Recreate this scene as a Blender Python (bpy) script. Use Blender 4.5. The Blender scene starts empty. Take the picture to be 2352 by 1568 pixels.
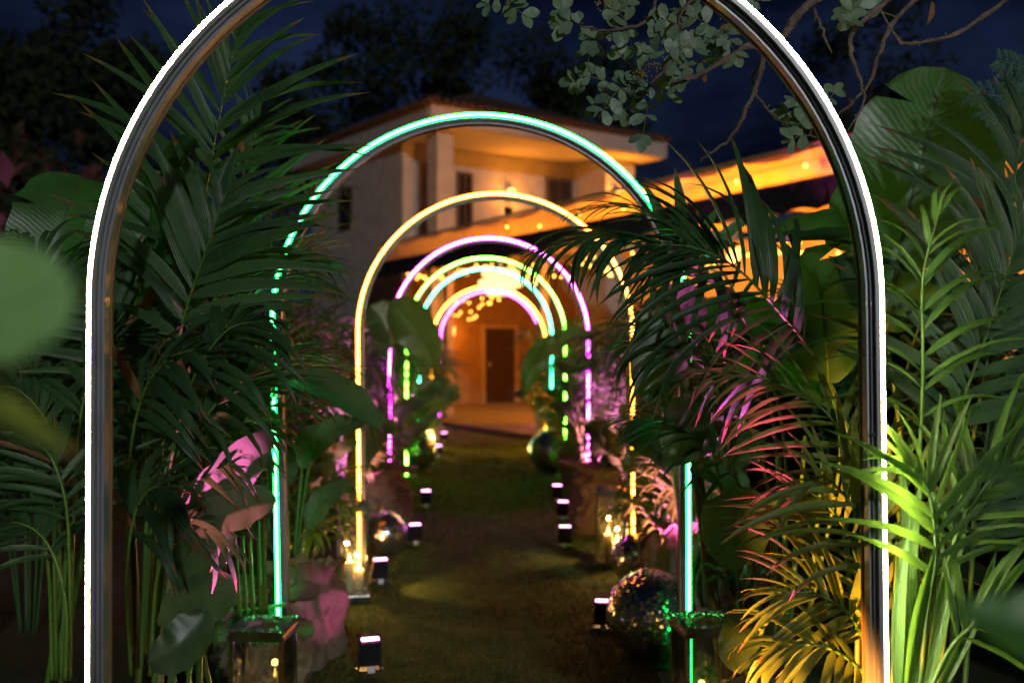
import bpy, math, random
from mathutils import Vector, Matrix
R = random.Random(7)
rad = math.radians
scene = bpy.context.scene
COL = scene.collection

# ------------------------------------------------------------------ camera
# 1 unit = 1 m.  Path runs along +Y, camera stands on it at eye height.
F = 2287.0; VPX, VPY = 1123.0, 795.0; EYE = 1.65      # focal length / vanishing point of the path, in 2352-px-wide picture units
cam = bpy.data.cameras.new("camera"); camo = bpy.data.objects.new("camera", cam); COL.objects.link(camo)
camo.location = (0, 0, EYE); camo.rotation_euler = (rad(90), 0, 0)
cam.sensor_width = 36; cam.lens = F / 2352 * 36
cam.shift_x = 53 / 2352; cam.shift_y = 11 / 2352
cam.clip_start = 0.05; cam.clip_end = 1000
cam.dof.use_dof = True; cam.dof.focus_distance = 3.2; cam.dof.aperture_fstop = 1.8
scene.camera = camo

# ------------------------------------------------------------------ world, sun, exposure
world = bpy.data.worlds.new("World"); scene.world = world; world.use_nodes = True
wn = world.node_tree.nodes; wl = world.node_tree.links; wn.clear()
wo = wn.new("ShaderNodeOutputWorld"); wb = wn.new("ShaderNodeBackground")
sky = wn.new("ShaderNodeTexSky"); sky.sky_type = 'NISHITA'; sky.sun_disc = False
sky.sun_elevation = rad(12); sky.sun_rotation = rad(166)
tc = wn.new("ShaderNodeTexCoord"); mp = wn.new("ShaderNodeMapping"); mp.inputs['Scale'].default_value = (1, 1, 2.2)
nz = wn.new("ShaderNodeTexNoise"); nz.inputs['Scale'].default_value = 3.4; nz.inputs['Detail'].default_value = 6; nz.inputs['Roughness'].default_value = .55
rp = wn.new("ShaderNodeValToRGB"); rp.color_ramp.elements[0].position = .42; rp.color_ramp.elements[0].color = (.05, .06, .16, 1)
rp.color_ramp.elements[1].position = .68; rp.color_ramp.elements[1].color = (.38, .45, .95, 1)
mx = wn.new("ShaderNodeMixRGB"); mx.blend_type = 'MULTIPLY'; mx.inputs[0].default_value = 1
wl.new(tc.outputs['Generated'], mp.inputs[0]); wl.new(mp.outputs[0], nz.inputs[0]); wl.new(nz.outputs[0], rp.inputs[0])
wl.new(sky.outputs[0], mx.inputs[1]); wl.new(rp.outputs[0], mx.inputs[2]); wl.new(mx.outputs[0], wb.inputs[0]); wl.new(wb.outputs[0], wo.inputs[0])
wb.inputs[1].default_value = 0.0075
sun = bpy.data.lights.new("sun", 'SUN'); sun.energy = 0.62; sun.angle = rad(2.0); sun.color = (.95, .98, 1)
suno = bpy.data.objects.new("sun", sun); COL.objects.link(suno); suno.location = (0, -20, 8)
suno.rotation_euler = (rad(90 - 12), 0, rad(14))
vs = scene.view_settings; vs.view_transform = 'Standard'; vs.look = 'None'; vs.exposure = 0.4; vs.gamma = 1; vs.use_curve_mapping = False
scene.cycles.max_bounces = 6; scene.cycles.transparent_max_bounces = 16; scene.cycles.sample_clamp_indirect = 4
scene.cycles.caustics_reflective = False; scene.cycles.caustics_refractive = False

def Wp(u, v, d):
    "a point of the place at distance d along the path, seen at picture position (u, v)"
    return Vector(((u - VPX) / F * d, d, EYE - (v - VPY) / F * d))

# ------------------------------------------------------------------ materials
MATS = {}
def new_mat(name):
    m = bpy.data.materials.new(name); m.use_nodes = True; m.node_tree.nodes.clear(); MATS[name] = m
    return m, m.node_tree.nodes, m.node_tree.links
def out(n, l, sh):
    o = n.new("ShaderNodeOutputMaterial"); l.new(sh, o.inputs[0]); return o
def principled(n, col=None, rough=.5, metal=0, spec=.5):
    p = n.new("ShaderNodeBsdfPrincipled")
    if col: p.inputs['Base Color'].default_value = (*col, 1)
    p.inputs['Roughness'].default_value = rough; p.inputs['Metallic'].default_value = metal
    p.inputs['Specular IOR Level'].default_value = spec
    return p
def ramp(n, stops):
    r = n.new("ShaderNodeValToRGB"); e = r.color_ramp.elements
    while len(e) < len(stops): e.new(.5)
    for k, (p, c) in enumerate(stops): e[k].position = p; e[k].color = (*c, 1)
    return r
def noise_mat(name, c1, c2, scale, rough=.7, metal=0, bump=.0, bscale=None, spec=.4, coord='Object', stretch=(1, 1, 1), detail=5):
    m, n, l = new_mat(name)
    t = n.new("ShaderNodeTexCoord"); mp = n.new("ShaderNodeMapping"); mp.inputs['Scale'].default_value = stretch
    l.new(t.outputs[coord], mp.inputs[0])
    z = n.new("ShaderNodeTexNoise"); z.inputs['Scale'].default_value = scale; z.inputs['Detail'].default_value = detail
    l.new(mp.outputs[0], z.inputs[0]); r = ramp(n, [(.3, c1), (.7, c2)]); l.new(z.outputs[0], r.inputs[0])
    p = principled(n, None, rough, metal, spec); l.new(r.outputs[0], p.inputs['Base Color'])
    if bump:
        z2 = n.new("ShaderNodeTexNoise"); z2.inputs['Scale'].default_value = bscale or scale * 3; l.new(mp.outputs[0], z2.inputs[0])
        b = n.new("ShaderNodeBump"); b.inputs['Strength'].default_value = bump; b.inputs['Distance'].default_value = .02
        l.new(z2.outputs[0], b.inputs['Height']); l.new(b.outputs[0], p.inputs['Normal'])
    out(n, l, p.outputs[0]); return m
def leaf_mat(name, c1, c2, veins='long', rough=.42, trans=.22, tc_=(.12, .3, .03), freq=60, tip=None):
    "UV: u across (0..1), v along the blade"
    m, n, l = new_mat(name)
    uv = n.new("ShaderNodeUVMap"); sp = n.new("ShaderNodeSeparateXYZ"); l.new(uv.outputs[0], sp.inputs[0])
    oi = n.new("ShaderNodeObjectInfo"); g = n.new("ShaderNodeTexCoord")
    z = n.new("ShaderNodeTexNoise"); z.inputs['Scale'].default_value = 9; z.inputs['Detail'].default_value = 4
    l.new(g.outputs['Object'], z.inputs[0])
    ad = n.new("ShaderNodeMath"); ad.operation = 'ADD'; l.new(z.outputs[0], ad.inputs[0])
    mu = n.new("ShaderNodeMath"); mu.operation = 'MULTIPLY_ADD'; mu.inputs[1].default_value = .5; mu.inputs[2].default_value = -.25
    l.new(oi.outputs['Random'], mu.inputs[0]); l.new(mu.outputs[0], ad.inputs[1])
    r = ramp(n, [(.25, c1), (.75, c2)]); l.new(ad.outputs[0], r.inputs[0])
    # veins
    if veins == 'long':
        h = n.new("ShaderNodeMath"); h.operation = 'MULTIPLY'; h.inputs[1].default_value = 42; l.new(sp.outputs[0], h.inputs[0]); ph = h.outputs[0]
    else:
        a = n.new("ShaderNodeMath"); a.operation = 'SUBTRACT'; a.inputs[1].default_value = .5; l.new(sp.outputs[0], a.inputs[0])
        b = n.new("ShaderNodeMath"); b.operation = 'ABSOLUTE'; l.new(a.outputs[0], b.inputs[0])
        c = n.new("ShaderNodeMath"); c.operation = 'MULTIPLY_ADD'; c.inputs[1].default_value = -.28; l.new(b.outputs[0], c.inputs[0]); l.new(sp.outputs[1], c.inputs[2])
        zz = n.new("ShaderNodeMath"); zz.operation = 'MULTIPLY_ADD'; zz.inputs[1].default_value = .05; l.new(z.outputs[0], zz.inputs[0]); l.new(c.outputs[0], zz.inputs[2])
        h = n.new("ShaderNodeMath"); h.operation = 'MULTIPLY'; h.inputs[1].default_value = freq * 2.2; l.new(zz.outputs[0], h.inputs[0]); ph = h.outputs[0]
    s = n.new("ShaderNodeMath"); s.operation = 'SINE'; l.new(ph, s.inputs[0])
    bp = n.new("ShaderNodeBump"); bp.inputs['Strength'].default_value = .4 if veins == 'long' else .07; bp.inputs['Distance'].default_value = .003 if veins == 'long' else .004
    l.new(s.outputs[0], bp.inputs['Height'])
    vm = n.new("ShaderNodeMath"); vm.operation = 'MULTIPLY_ADD'; vm.inputs[1].default_value = .10 if veins == 'long' else .03; vm.inputs[2].default_value = .95; l.new(s.outputs[0], vm.inputs[0])
    mc = n.new("ShaderNodeMixRGB"); mc.blend_type = 'MULTIPLY'; mc.inputs[0].default_value = 1; l.new(r.outputs[0], mc.inputs[1]); l.new(vm.outputs[0], mc.inputs[2])
    colout = mc.outputs[0]
    if tip:   # dried brown tip / margin, with its own ragged shape
        tn = n.new("ShaderNodeMath"); tn.operation = 'MULTIPLY_ADD'; tn.inputs[1].default_value = .24; l.new(z.outputs[0], tn.inputs[0]); l.new(sp.outputs[1], tn.inputs[2])
        tr = ramp(n, [(.99, (0, 0, 0)), (1.0, (1, 1, 1))]); l.new(tn.outputs[0], tr.inputs[0])
        tm = n.new("ShaderNodeMixRGB"); l.new(tr.outputs[0], tm.inputs[0]); l.new(colout, tm.inputs[1]); tm.inputs[2].default_value = (*tip, 1); colout = tm.outputs[0]
    p = principled(n, None, rough, 0, .5); l.new(colout, p.inputs['Base Color']); l.new(bp.outputs[0], p.inputs['Normal'])
    rn = n.new("ShaderNodeMath"); rn.operation = 'MULTIPLY_ADD'; rn.inputs[1].default_value = .35; rn.inputs[2].default_value = rough - .17; l.new(z.outputs[0], rn.inputs[0]); l.new(rn.outputs[0], p.inputs['Roughness'])
    t = n.new("ShaderNodeBsdfTranslucent"); t.inputs[0].default_value = (*tc_, 1)
    ms = n.new("ShaderNodeMixShader"); ms.inputs[0].default_value = trans; l.new(p.outputs[0], ms.inputs[1]); l.new(t.outputs[0], ms.inputs[2])
    out(n, l, ms.outputs[0]); return m
def emit_mat(name, col, strength):
    m, n, l = new_mat(name); e = n.new("ShaderNodeEmission"); e.inputs[0].default_value = (*col, 1); e.inputs[1].default_value = strength
    out(n, l, e.outputs[0]); return m
def glass_mat(name):
    m, n, l = new_mat(name)
    t = n.new("ShaderNodeBsdfTransparent"); t.inputs[0].default_value = (.93, .96, .93, 1)
    g = n.new("ShaderNodeBsdfGlossy"); g.inputs['Roughness'].default_value = .02
    z = n.new("ShaderNodeTexNoise"); z.inputs['Scale'].default_value = 14; z.inputs['Detail'].default_value = 6
    f = n.new("ShaderNodeFresnel"); f.inputs[0].default_value = 1.55
    d = n.new("ShaderNodeBsdfDiffuse"); d.inputs[0].default_value = (.5, .5, .48, 1)
    ms = n.new("ShaderNodeMixShader"); l.new(f.outputs[0], ms.inputs[0]); l.new(t.outputs[0], ms.inputs[1]); l.new(g.outputs[0], ms.inputs[2])
    r = ramp(n, [(.5, (0, 0, 0)), (.9, (.18, .18, .18))]); l.new(z.outputs[0], r.inputs[0])
    m2 = n.new("ShaderNodeMixShader"); l.new(r.outputs[0], m2.inputs[0]); l.new(ms.outputs[0], m2.inputs[1]); l.new(d.outputs[0], m2.inputs[2])
    out(n, l, m2.outputs[0]); return m
def simple(name, col, rough=.5, metal=0, spec=.5):
    m, n, l = new_mat(name); p = principled(n, col, rough, metal, spec); out(n, l, p.outputs[0]); return m
def fabric_mat(name, col, trans, tcol):
    m, n, l = new_mat(name); d = n.new("ShaderNodeBsdfDiffuse"); d.inputs[0].default_value = (*col, 1)
    z = n.new("ShaderNodeTexNoise"); z.inputs['Scale'].default_value = 2.5; z.inputs['Detail'].default_value = 5
    r = ramp(n, [(.3, tuple(c * .6 for c in tcol)), (.7, tcol)]); l.new(z.outputs[0], r.inputs[0])
    t = n.new("ShaderNodeBsdfTranslucent"); l.new(r.outputs[0], t.inputs[0])
    ms = n.new("ShaderNodeMixShader"); ms.inputs[0].default_value = trans; l.new(d.outputs[0], ms.inputs[1]); l.new(t.outputs[0], ms.inputs[2]); out(n, l, ms.outputs[0]); return m
def burlap_mat(name, c1, c2):
    m, n, l = new_mat(name); t = n.new("ShaderNodeTexCoord"); uv = n.new("ShaderNodeUVMap")
    z = n.new("ShaderNodeTexNoise"); z.inputs['Scale'].default_value = 7; z.inputs['Detail'].default_value = 7; l.new(t.outputs['Object'], z.inputs[0])
    r = ramp(n, [(.3, c1), (.7, c2)]); l.new(z.outputs[0], r.inputs[0])
    w1 = n.new("ShaderNodeTexWave"); w1.inputs['Scale'].default_value = 55; w1.bands_direction = 'X'; l.new(uv.outputs[0], w1.inputs[0])
    w2 = n.new("ShaderNodeTexWave"); w2.inputs['Scale'].default_value = 40; w2.bands_direction = 'Y'; l.new(uv.outputs[0], w2.inputs[0])
    a = n.new("ShaderNodeMath"); a.operation = 'ADD'; l.new(w1.outputs[1], a.inputs[0]); l.new(w2.outputs[1], a.inputs[1])
    b = n.new("ShaderNodeBump"); b.inputs['Strength'].default_value = .5; b.inputs['Distance'].default_value = .003; l.new(a.outputs[0], b.inputs['Height'])
    p = principled(n, None, .85, 0, .2); l.new(r.outputs[0], p.inputs['Base Color']); l.new(b.outputs[0], p.inputs['Normal'])
    tr = n.new("ShaderNodeBsdfTranslucent"); tr.inputs[0].default_value = (.4, .25, .12, 1)
    ms = n.new("ShaderNodeMixShader"); ms.inputs[0].default_value = .12; l.new(p.outputs[0], ms.inputs[1]); l.new(tr.outputs[0], ms.inputs[2]); out(n, l, ms.outputs[0]); return m

M_PALM = leaf_mat("palm_leaf", (.028, .076, .028), (.05, .125, .04), 'long', .40, .20, (.06, .2, .02), tip=(.16, .09, .03))
M_PALM2 = leaf_mat("light_palm_leaf", (.06, .16, .02), (.11, .24, .035), 'long', .42, .30, (.2, .4, .03))
M_BANANA = leaf_mat("banana_leaf", (.028, .095, .026), (.05, .15, .035), 'cross', .36, .25, (.1, .32, .03), freq=120)
M_STREL = leaf_mat("strelitzia_leaf", (.05, .095, .04), (.09, .15, .06), 'cross', .34, .2, (.1, .25, .04), freq=140)
M_CAROB = leaf_mat("carob_leaf", (.12, .21, .14), (.21, .30, .19), 'cross', .45, .15, (.12, .25, .05), freq=8)
M_FLASHLIT = leaf_mat("flash_lit_leaf", (.16, .36, .14), (.24, .48, .2), "cross", .5, .3, (.2, .45, .1), freq=60)  # lightened green: flash brightness of the near leaf put into its colour
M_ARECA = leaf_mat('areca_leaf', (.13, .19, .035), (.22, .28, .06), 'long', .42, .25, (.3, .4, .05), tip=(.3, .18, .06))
M_DRY = leaf_mat("dry_leaf", (.11, .06, .028), (.2, .12, .05), 'long', .6, .25, (.3, .12, .03))
M_TREE = noise_mat("dark_tree_foliage", (.008, .014, .006), (.02, .032, .012), 2, .8, spec=.1)
M_CONIF = noise_mat("conifer_foliage", (.05, .13, .09), (.09, .2, .13), 4, .6, spec=.3)
M_STEM = noise_mat("green_stem", (.05, .12, .016), (.09, .19, .028), 8, .4, stretch=(1, 1, .2))
M_CANE = noise_mat("dry_cane", (.12, .10, .03), (.2, .2, .06), 7, .5, stretch=(1, 1, .2))
M_BARK = noise_mat("bark", (.09, .065, .05), (.2, .155, .13), 18, .85, bump=.8, bscale=40)
M_DBARK = noise_mat("dark_bark", (.012, .01, .008), (.03, .025, .02), 6, .9)
M_FLOWER = noise_mat("carob_flower", (.25, .16, .04), (.4, .28, .07), 30, .8)
M_CHAN = noise_mat("arch_metal", (.22, .22, .235), (.30, .30, .32), 6, .40, metal=.3, stretch=(1, 1, 1))
M_WEB = noise_mat("arch_web_metal", (.26, .26, .29), (.34, .34, .38), 6, .4, metal=.5)
M_BACK = noise_mat("arch_backing", (.22, .11, .05), (.30, .16, .07), 9, .55)
M_JOINT = simple("joint_metal", (.35, .35, .36), .3, .9)
M_BLACK = noise_mat("black_plastic", (.012, .012, .014), (.022, .022, .025), 20, .45)
M_STICK = simple("sticker_paper", (.75, .76, .8), .5)
M_GLASS = glass_mat("lantern_glass")
M_CHROME = noise_mat("chrome", (.72, .70, .66), (.85, .83, .8), 12, .14, metal=1, bump=.05)
M_MIRROR = noise_mat("mirror_tile", (.82, .82, .84), (.93, .93, .95), 40, .17, metal=1)
M_CORE = simple("ball_grout", (.05, .05, .05), .6)
M_BEAD = noise_mat("crystal_bead", (.7, .7, .7), (.95, .95, .95), 60, .08, metal=.9)
M_WAX = simple("candle_wax", (.75, .6, .38), .5)
M_FLAME = emit_mat("candle_flame", (1, .5, .12), 22)
M_SACK = burlap_mat("burlap", (.21, .15, .10), (.34, .26, .18))
M_PLASTER = noise_mat("white_plaster", (.29, .26, .235), (.37, .34, .31), 3, .9, bump=.15, bscale=30)
M_WARMLIT = noise_mat("lamp_warmed_plaster", (.20, .10, .03), (.27, .14, .045), 3, .9, bump=.15, bscale=30)  # orange lamp light on the ground-floor wall put into its colour
M_ROOF = noise_mat("roof_tile", (.045, .02, .012), (.08, .035, .02), 5, .85, bump=.5)
M_SOFFIT = simple("eave_board", (.5, .46, .4), .8)
M_FRAMEW = simple("dark_window_frame", (.06, .03, .018), .5)
M_PANE = simple("dark_window_pane", (.015, .014, .014), .08, 0, .6)
M_LITPANE = emit_mat("lit_window_pane", (1, .72, .25), .55)
M_DOOR = noise_mat("door_wood", (.035, .016, .008), (.06, .028, .012), 6, .5, stretch=(6, 6, .6))
M_FABRIC = fabric_mat("canopy_fabric", (.62, .5, .34), .55, (.95, .62, .25))
M_VALANCE = simple("dark_valance_cloth", (.022, .016, .022), .9, 0, .1)
M_POST = noise_mat("canopy_post_wood", (.28, .17, .08), (.4, .26, .13), 7, .6, stretch=(4, 4, .6))
M_TERR = noise_mat("terrace_stone", (.13, .09, .055), (.2, .145, .09), 4, .75, bump=.3)
M_BULB = emit_mat("string_bulb", (1, .40, .055), 9)
M_WIRE = simple("string_wire", (.02, .02, .02), .6)
M_SHADE = emit_mat("chandelier_glass", (1, .60, .20), 2.2)
M_LAMPGL = emit_mat("wall_lamp_glass", (1, .50, .10), 5.0)
M_PINKLENS = emit_mat("pink_lens", (1, .30, .78), 9)
M_AMBERLENS = emit_mat("amber_lens", (1, .55, .12), 9)
M_WHITE = simple("white_enamel", (.55, .57, .6), .3)

# ------------------------------------------------------------------ mesh helpers
class MB:
    def __init__(s): s.v = []; s.f = []; s.uv = []
    def add(s, vs, fs, uvs=None):
        o = len(s.v); s.v += [tuple(p) for p in vs]; s.f += [tuple(i + o for i in f) for f in fs]
        s.uv += (uvs if uvs else [(0, 0)] * len(vs))
    def box(s, c, sx, sy, sz, M=None):
        vs = [Vector((x * sx / 2, y * sy / 2, z * sz / 2)) for x in (-1, 1) for y in (-1, 1) for z in (-1, 1)]
        if M is not None: vs = [M @ p for p in vs]
        c = Vector(c); vs = [p + c for p in vs]
        s.add(vs, [(0, 1, 3, 2), (4, 6, 7, 5), (0, 4, 5, 1), (2, 3, 7, 6), (0, 2, 6, 4), (1, 5, 7, 3)])
    def tube(s, pts, rads, k=6, cap=True):
        n = len(pts); pts = [Vector(p) for p in pts]
        if not hasattr(rads, '__len__'): rads = [rads] * n
        prev = None; vs = []; uvs = []
        for i in range(n):
            t = (pts[min(i + 1, n - 1)] - pts[max(i - 1, 0)]).normalized()
            if prev is None:
                a = Vector((0, 0, 1)) if abs(t.z) < .9 else Vector((1, 0, 0)); x = t.cross(a).normalized()
            else: x = (prev - t * prev.dot(t)).normalized()
            prev = x; y = t.cross(x)
            for j in range(k):
                an = 2 * math.pi * j / k; vs.append(pts[i] + (x * math.cos(an) + y * math.sin(an)) * rads[i]); uvs.append((j / k, i / max(1, n - 1)))
        fs = [(i * k + j, i * k + (j + 1) % k, (i + 1) * k + (j + 1) % k, (i + 1) * k + j) for i in range(n - 1) for j in range(k)]
        if cap: fs += [tuple(range(k - 1, -1, -1)), tuple(range((n - 1) * k, n * k))]
        s.add(vs, fs, uvs)
    def lathe(s, c, prof, k=20):
        c = Vector(c); vs = []; uvs = []
        for i, (r, z) in enumerate(prof):
            for j in range(k): a = 2 * math.pi * j / k; vs.append(c + Vector((r * math.cos(a), r * math.sin(a), z))); uvs.append((j / k, i / len(prof)))
        n = len(prof); s.add(vs, [(i * k + j, i * k + (j + 1) % k, (i + 1) * k + (j + 1) % k, (i + 1) * k + j) for i in range(n - 1) for j in range(k)] + [tuple(range(k - 1, -1, -1)), tuple(range((n - 1) * k, n * k))], uvs)
    def mesh(s, name, mat, smooth=True):
        me = bpy.data.meshes.new(name); me.from_pydata(s.v, [], s.f)
        ul = me.uv_layers.new(name="UVMap"); li = [0] * len(me.loops); me.loops.foreach_get("vertex_index", li)
        fl = []
        for i in li: fl += s.uv[i]
        ul.data.foreach_set("uv", fl)
        me.polygons.foreach_set("use_smooth", [smooth] * len(me.polygons)); me.materials.append(mat); me.update(); return me
    def build(s, name, mat, parent=None, smooth=True):
        return link(name, s.mesh(name, mat, smooth), parent)
def link(name, data, parent=None, M=None):
    o = bpy.data.objects.new(name, data); COL.objects.link(o)
    if parent is not None:
        o.parent = parent
        if parent.get('_base') is not None: o.matrix_parent_inverse = Matrix.Translation(-Vector(parent['_base']))
    if M is not None: o.matrix_basis = M
    return o
def thing(name, label, cat, loc, group=None):
    o = bpy.data.objects.new(name, None); COL.objects.link(o); o.location = loc; o['_base'] = tuple(loc); o.empty_display_size = .1
    o['label'] = label; o['category'] = cat
    if group: o['group'] = group
    return o
def tag(o, label, cat, group=None):
    o['label'] = label; o['category'] = cat
    if group: o['group'] = group
    return o
def lamp(name, kind, loc, energy, col, parent=None, size=.05, target=None, angle=60, blend=.6):
    L = bpy.data.lights.new(name, kind); L.energy = energy; L.color = col; L.shadow_soft_size = size
    o = bpy.data.objects.new(name, L); COL.objects.link(o)
    M = Matrix.Translation(Vector(loc))
    if kind == 'SPOT':
        L.spot_size = rad(angle); L.spot_blend = blend
        M = M @ (Vector(target) - Vector(loc)).to_track_quat('-Z', 'Y').to_matrix().to_4x4()
    if parent is not None:
        o.parent = parent
        if parent.get('_base') is not None: o.matrix_parent_inverse = Matrix.Translation(-Vector(parent['_base']))
    o.matrix_basis = M; return o
def catmull(pts, n):
    P = [Vector(p) for p in pts]; P = [P[0] * 2 - P[1]] + P + [P[-1] * 2 - P[-2]]; segs = len(P) - 3; o = []
    for i in range(n + 1):
        t = i / n * segs; k = min(int(t), segs - 1); t -= k; a, b, c, d = P[k:k + 4]
        o.append(.5 * ((2 * b) + (c - a) * t + (2 * a - 5 * b + 4 * c - d) * t * t + (3 * b - a - 3 * c + d) * t ** 3))
    return o

# ------------------------------------------------------------------ ground, path
def grid(name, x0, x1, y0, y1, nx, ny, fz, mat, parent=None):
    m = MB(); vs = []; uvs = []
    for j in range(ny + 1):
        for i in range(nx + 1):
            x = x0 + (x1 - x0) * i / nx; y = y0 + (y1 - y0) * j / ny; vs.append((x, y, fz(x, y))); uvs.append((x, y))
    m.add(vs, [(j * (nx + 1) + i, j * (nx + 1) + i + 1, (j + 1) * (nx + 1) + i + 1, (j + 1) * (nx + 1) + i) for j in range(ny) for i in range(nx)], uvs)
    return m.build(name, mat, parent)
M_GROUND = noise_mat("dark_soil", (.018, .016, .010), (.04, .034, .02), 3, .95, bump=.4)
M_TURF = noise_mat("worn_turf", (.04, .08, .018), (.11, .135, .038), 5.5, .95, bump=.9, bscale=60, spec=.1, detail=8)
M_GRASS = noise_mat("grass_blade", (.06, .125, .022), (.16, .19, .05), 3, .8, spec=.15)
g = grid("ground", -300, 300, -60, 500, 2, 2, lambda x, y: 0, M_GROUND); g['kind'] = 'structure'
def turf_z(x, y): return .006 + .006 * (math.sin(7 * x + 3.1 * y) * math.sin(5.3 * y - 2 * x) + 1)
tf = grid("path", -1.15, 1.15, -1, 22.2, 40, 300, turf_z, M_TURF); tf['kind'] = 'structure'
gb = MB(); rg = random.Random(3)
for i in range(42000):
    y = 3.6 + 13 * rg.random() ** 1.7; x = rg.uniform(-1.12, 1.12); a = rg.uniform(0, 6.28); h = rg.uniform(.008, .022) * (1 + .04 * y); w = .0022 * (1 + .12 * y)
    dx, dy = math.cos(a) * w, math.sin(a) * w; lx, ly = rg.uniform(-.02, .02), rg.uniform(-.02, .02); z = turf_z(x, y) - .001
    gb.add([(x - dx, y - dy, z), (x + dx, y + dy, z), (x + lx, y + ly, z + h)], [(0, 1, 2)])
go = gb.build("grass", M_GRASS); go['kind'] = 'stuff'; go['label'] = 'short worn grass blades of the path turf'; go['category'] = 'grass'

# ------------------------------------------------------------------ neon arches
ARCH = [  # word, R px, cx, cy, left foot px shift, right foot px shift, tube colour
    ("warm white", 905, 1115, 698, -6, 20, (120, 105, 77)),
    ("sea green", 476, 1103, 741, 17, 3, (2.0, 26, 5)),
    ("amber", 315, 1137, 760, 4, 2, (48, 14, 1.5)),
    ("magenta", 228, 1123, 775, -1, 0, (55, 5.5, 50)),
    ("lime", 182, 1116, 774, 0, 0, (8, 46, 2.5)),
    ("turquoise", 152, 1115, 769, 0, 0, (2.6, 46, 22)),
    ("yellow", 131, 1122, 789, 0, 0, (42, 16, 1.4)),
    ("violet pink", 115, 1126, 783, 0, 0, (42, 3.6, 38)),
]
RIM = [(3.4, 2.2, .8), (.03, 13, 1.3), (18, 3.6, .09), (24, .25, 19), (2.6, 22, .22), (.2, 20, 8), (20, 7.5, .3), (18, .25, 15)]
ORD = ["first", "second", "third", "fourth", "fifth", "sixth", "seventh", "last"]
AD = [F / a[1] for a in ARCH]
for k, (word, rp_, cx, cy, fl, fr, colr) in enumerate(ARCH):
    d = AD[k]; X0 = (cx - VPX) / F * d; Z0 = EYE - (cy - VPY) / F * d
    t = thing("neon_arch", f"{word} neon light arch, {ORD[k]} of the eight along the path", "light arch", (X0, d, 0), "neon arches over the path")
    tm = emit_mat("tube_" + word.replace(' ', '_'), tuple(c / max(colr) for c in colr), max(colr))
    fxl, fxr = fl / F * d, fr / F * d
    def path(r):
        pts = []
        for i in range(9): f = i / 9; pts.append((Vector((X0 - r + fxl * (1 - f), d, .0 + Z0 * f)), Vector((-1, 0, 0))))
        n = 60
        for i in range(n + 1):
            a = math.pi - math.pi * i / n; nr = Vector((math.cos(a), 0, math.sin(a))); pts.append((Vector((X0, d, Z0)) + nr * r, nr))
        for i in range(1, 10): f = 1 - i / 9; pts.append((Vector((X0 + r + fxr * (1 - f), d, Z0 * f)), Vector((1, 0, 0))))
        return pts
    def sweep(name, r, sec, mat, smooth):
        m = MB(); P = path(r); q = len(sec); vs = []
        for p, nr in P:
            for (a, b) in sec: vs.append(p + nr * a + Vector((0, b, 0)))
        fs = [(i * q + j, i * q + (j + 1) % q, (i + 1) * q + (j + 1) % q, (i + 1) * q + j) for i in range(len(P) - 1) for j in range(q)]
        fs += [tuple(range(q)), tuple(range((len(P) - 1) * q, len(P) * q))]
        m.add(vs, fs); return m.build(name, mat, t, smooth)
    rim = RIM[k]; rm_ = emit_mat("diffuser_" + word.replace(' ', '_'), tuple(c / max(rim) for c in rim), max(rim))
    sweep("light_tube", 1.0, [((.0034 if k == 0 else .0052) * math.cos(x * math.pi / 4), .0075 * math.sin(x * math.pi / 4) - .017) for x in range(8)], tm, True)
    dr_ = .0062 if k == 0 else .0122
    sweep("diffuser", 1.0, [(dr_ * math.cos(x * math.pi / 4), .0085 * math.sin(x * math.pi / 4) - .0095) for x in range(8)], rm_, True)
    # stepped channel whose front lip stands proud of the tube, a rear web, and a brown backing strip
    a0 = -(dr_ + .003)
    sweep("channel", 1.0, [(a0, -.026), (a0, .045), (a0 - .016, .045), (a0 - .016, -.008), (a0 - .010, -.008), (a0 - .010, -.026)], M_CHAN, False)
    sweep("channel_web", 1.0, [(a0 - .0162, .004), (a0 - .0162, .040), (a0 - .023, .040), (a0 - .023, .004)], M_WEB, False)
    sweep("backing_strip", 1.0, [(a0, .0455), (a0, .056), (a0 - .026, .056), (a0 - .026, .0455)], M_BACK, False)
    for (p, nr) in [path(1)[9], path(1)[69], path(1)[39]]:
        m = MB(); M3 = Matrix.Rotation(math.atan2(nr.x, nr.z), 3, 'Y')
        m.box(p + nr * (a0 - .013) + Vector((0, -.0085, 0)), .004, .002, .008, M3); m.box(p + nr * (a0 - .0235) + Vector((0, .020, 0)), .008, .034, .002, M3)
        m.build("joint_collar", M_JOINT, t, False)
    for s, fx in ((-1, fxl), (1, fxr)):
        m = MB(); m.box((X0 + s * .98 + fx, d + .02, .02), .2, .3, .012); m.build("base_plate", M_CHAN, t, False)
        m = MB(); m.box((X0 + s * .978 + fx, d + .017, .055), .032, .062, .06); m.build("foot_bracket", M_JOINT, t, False)

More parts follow.
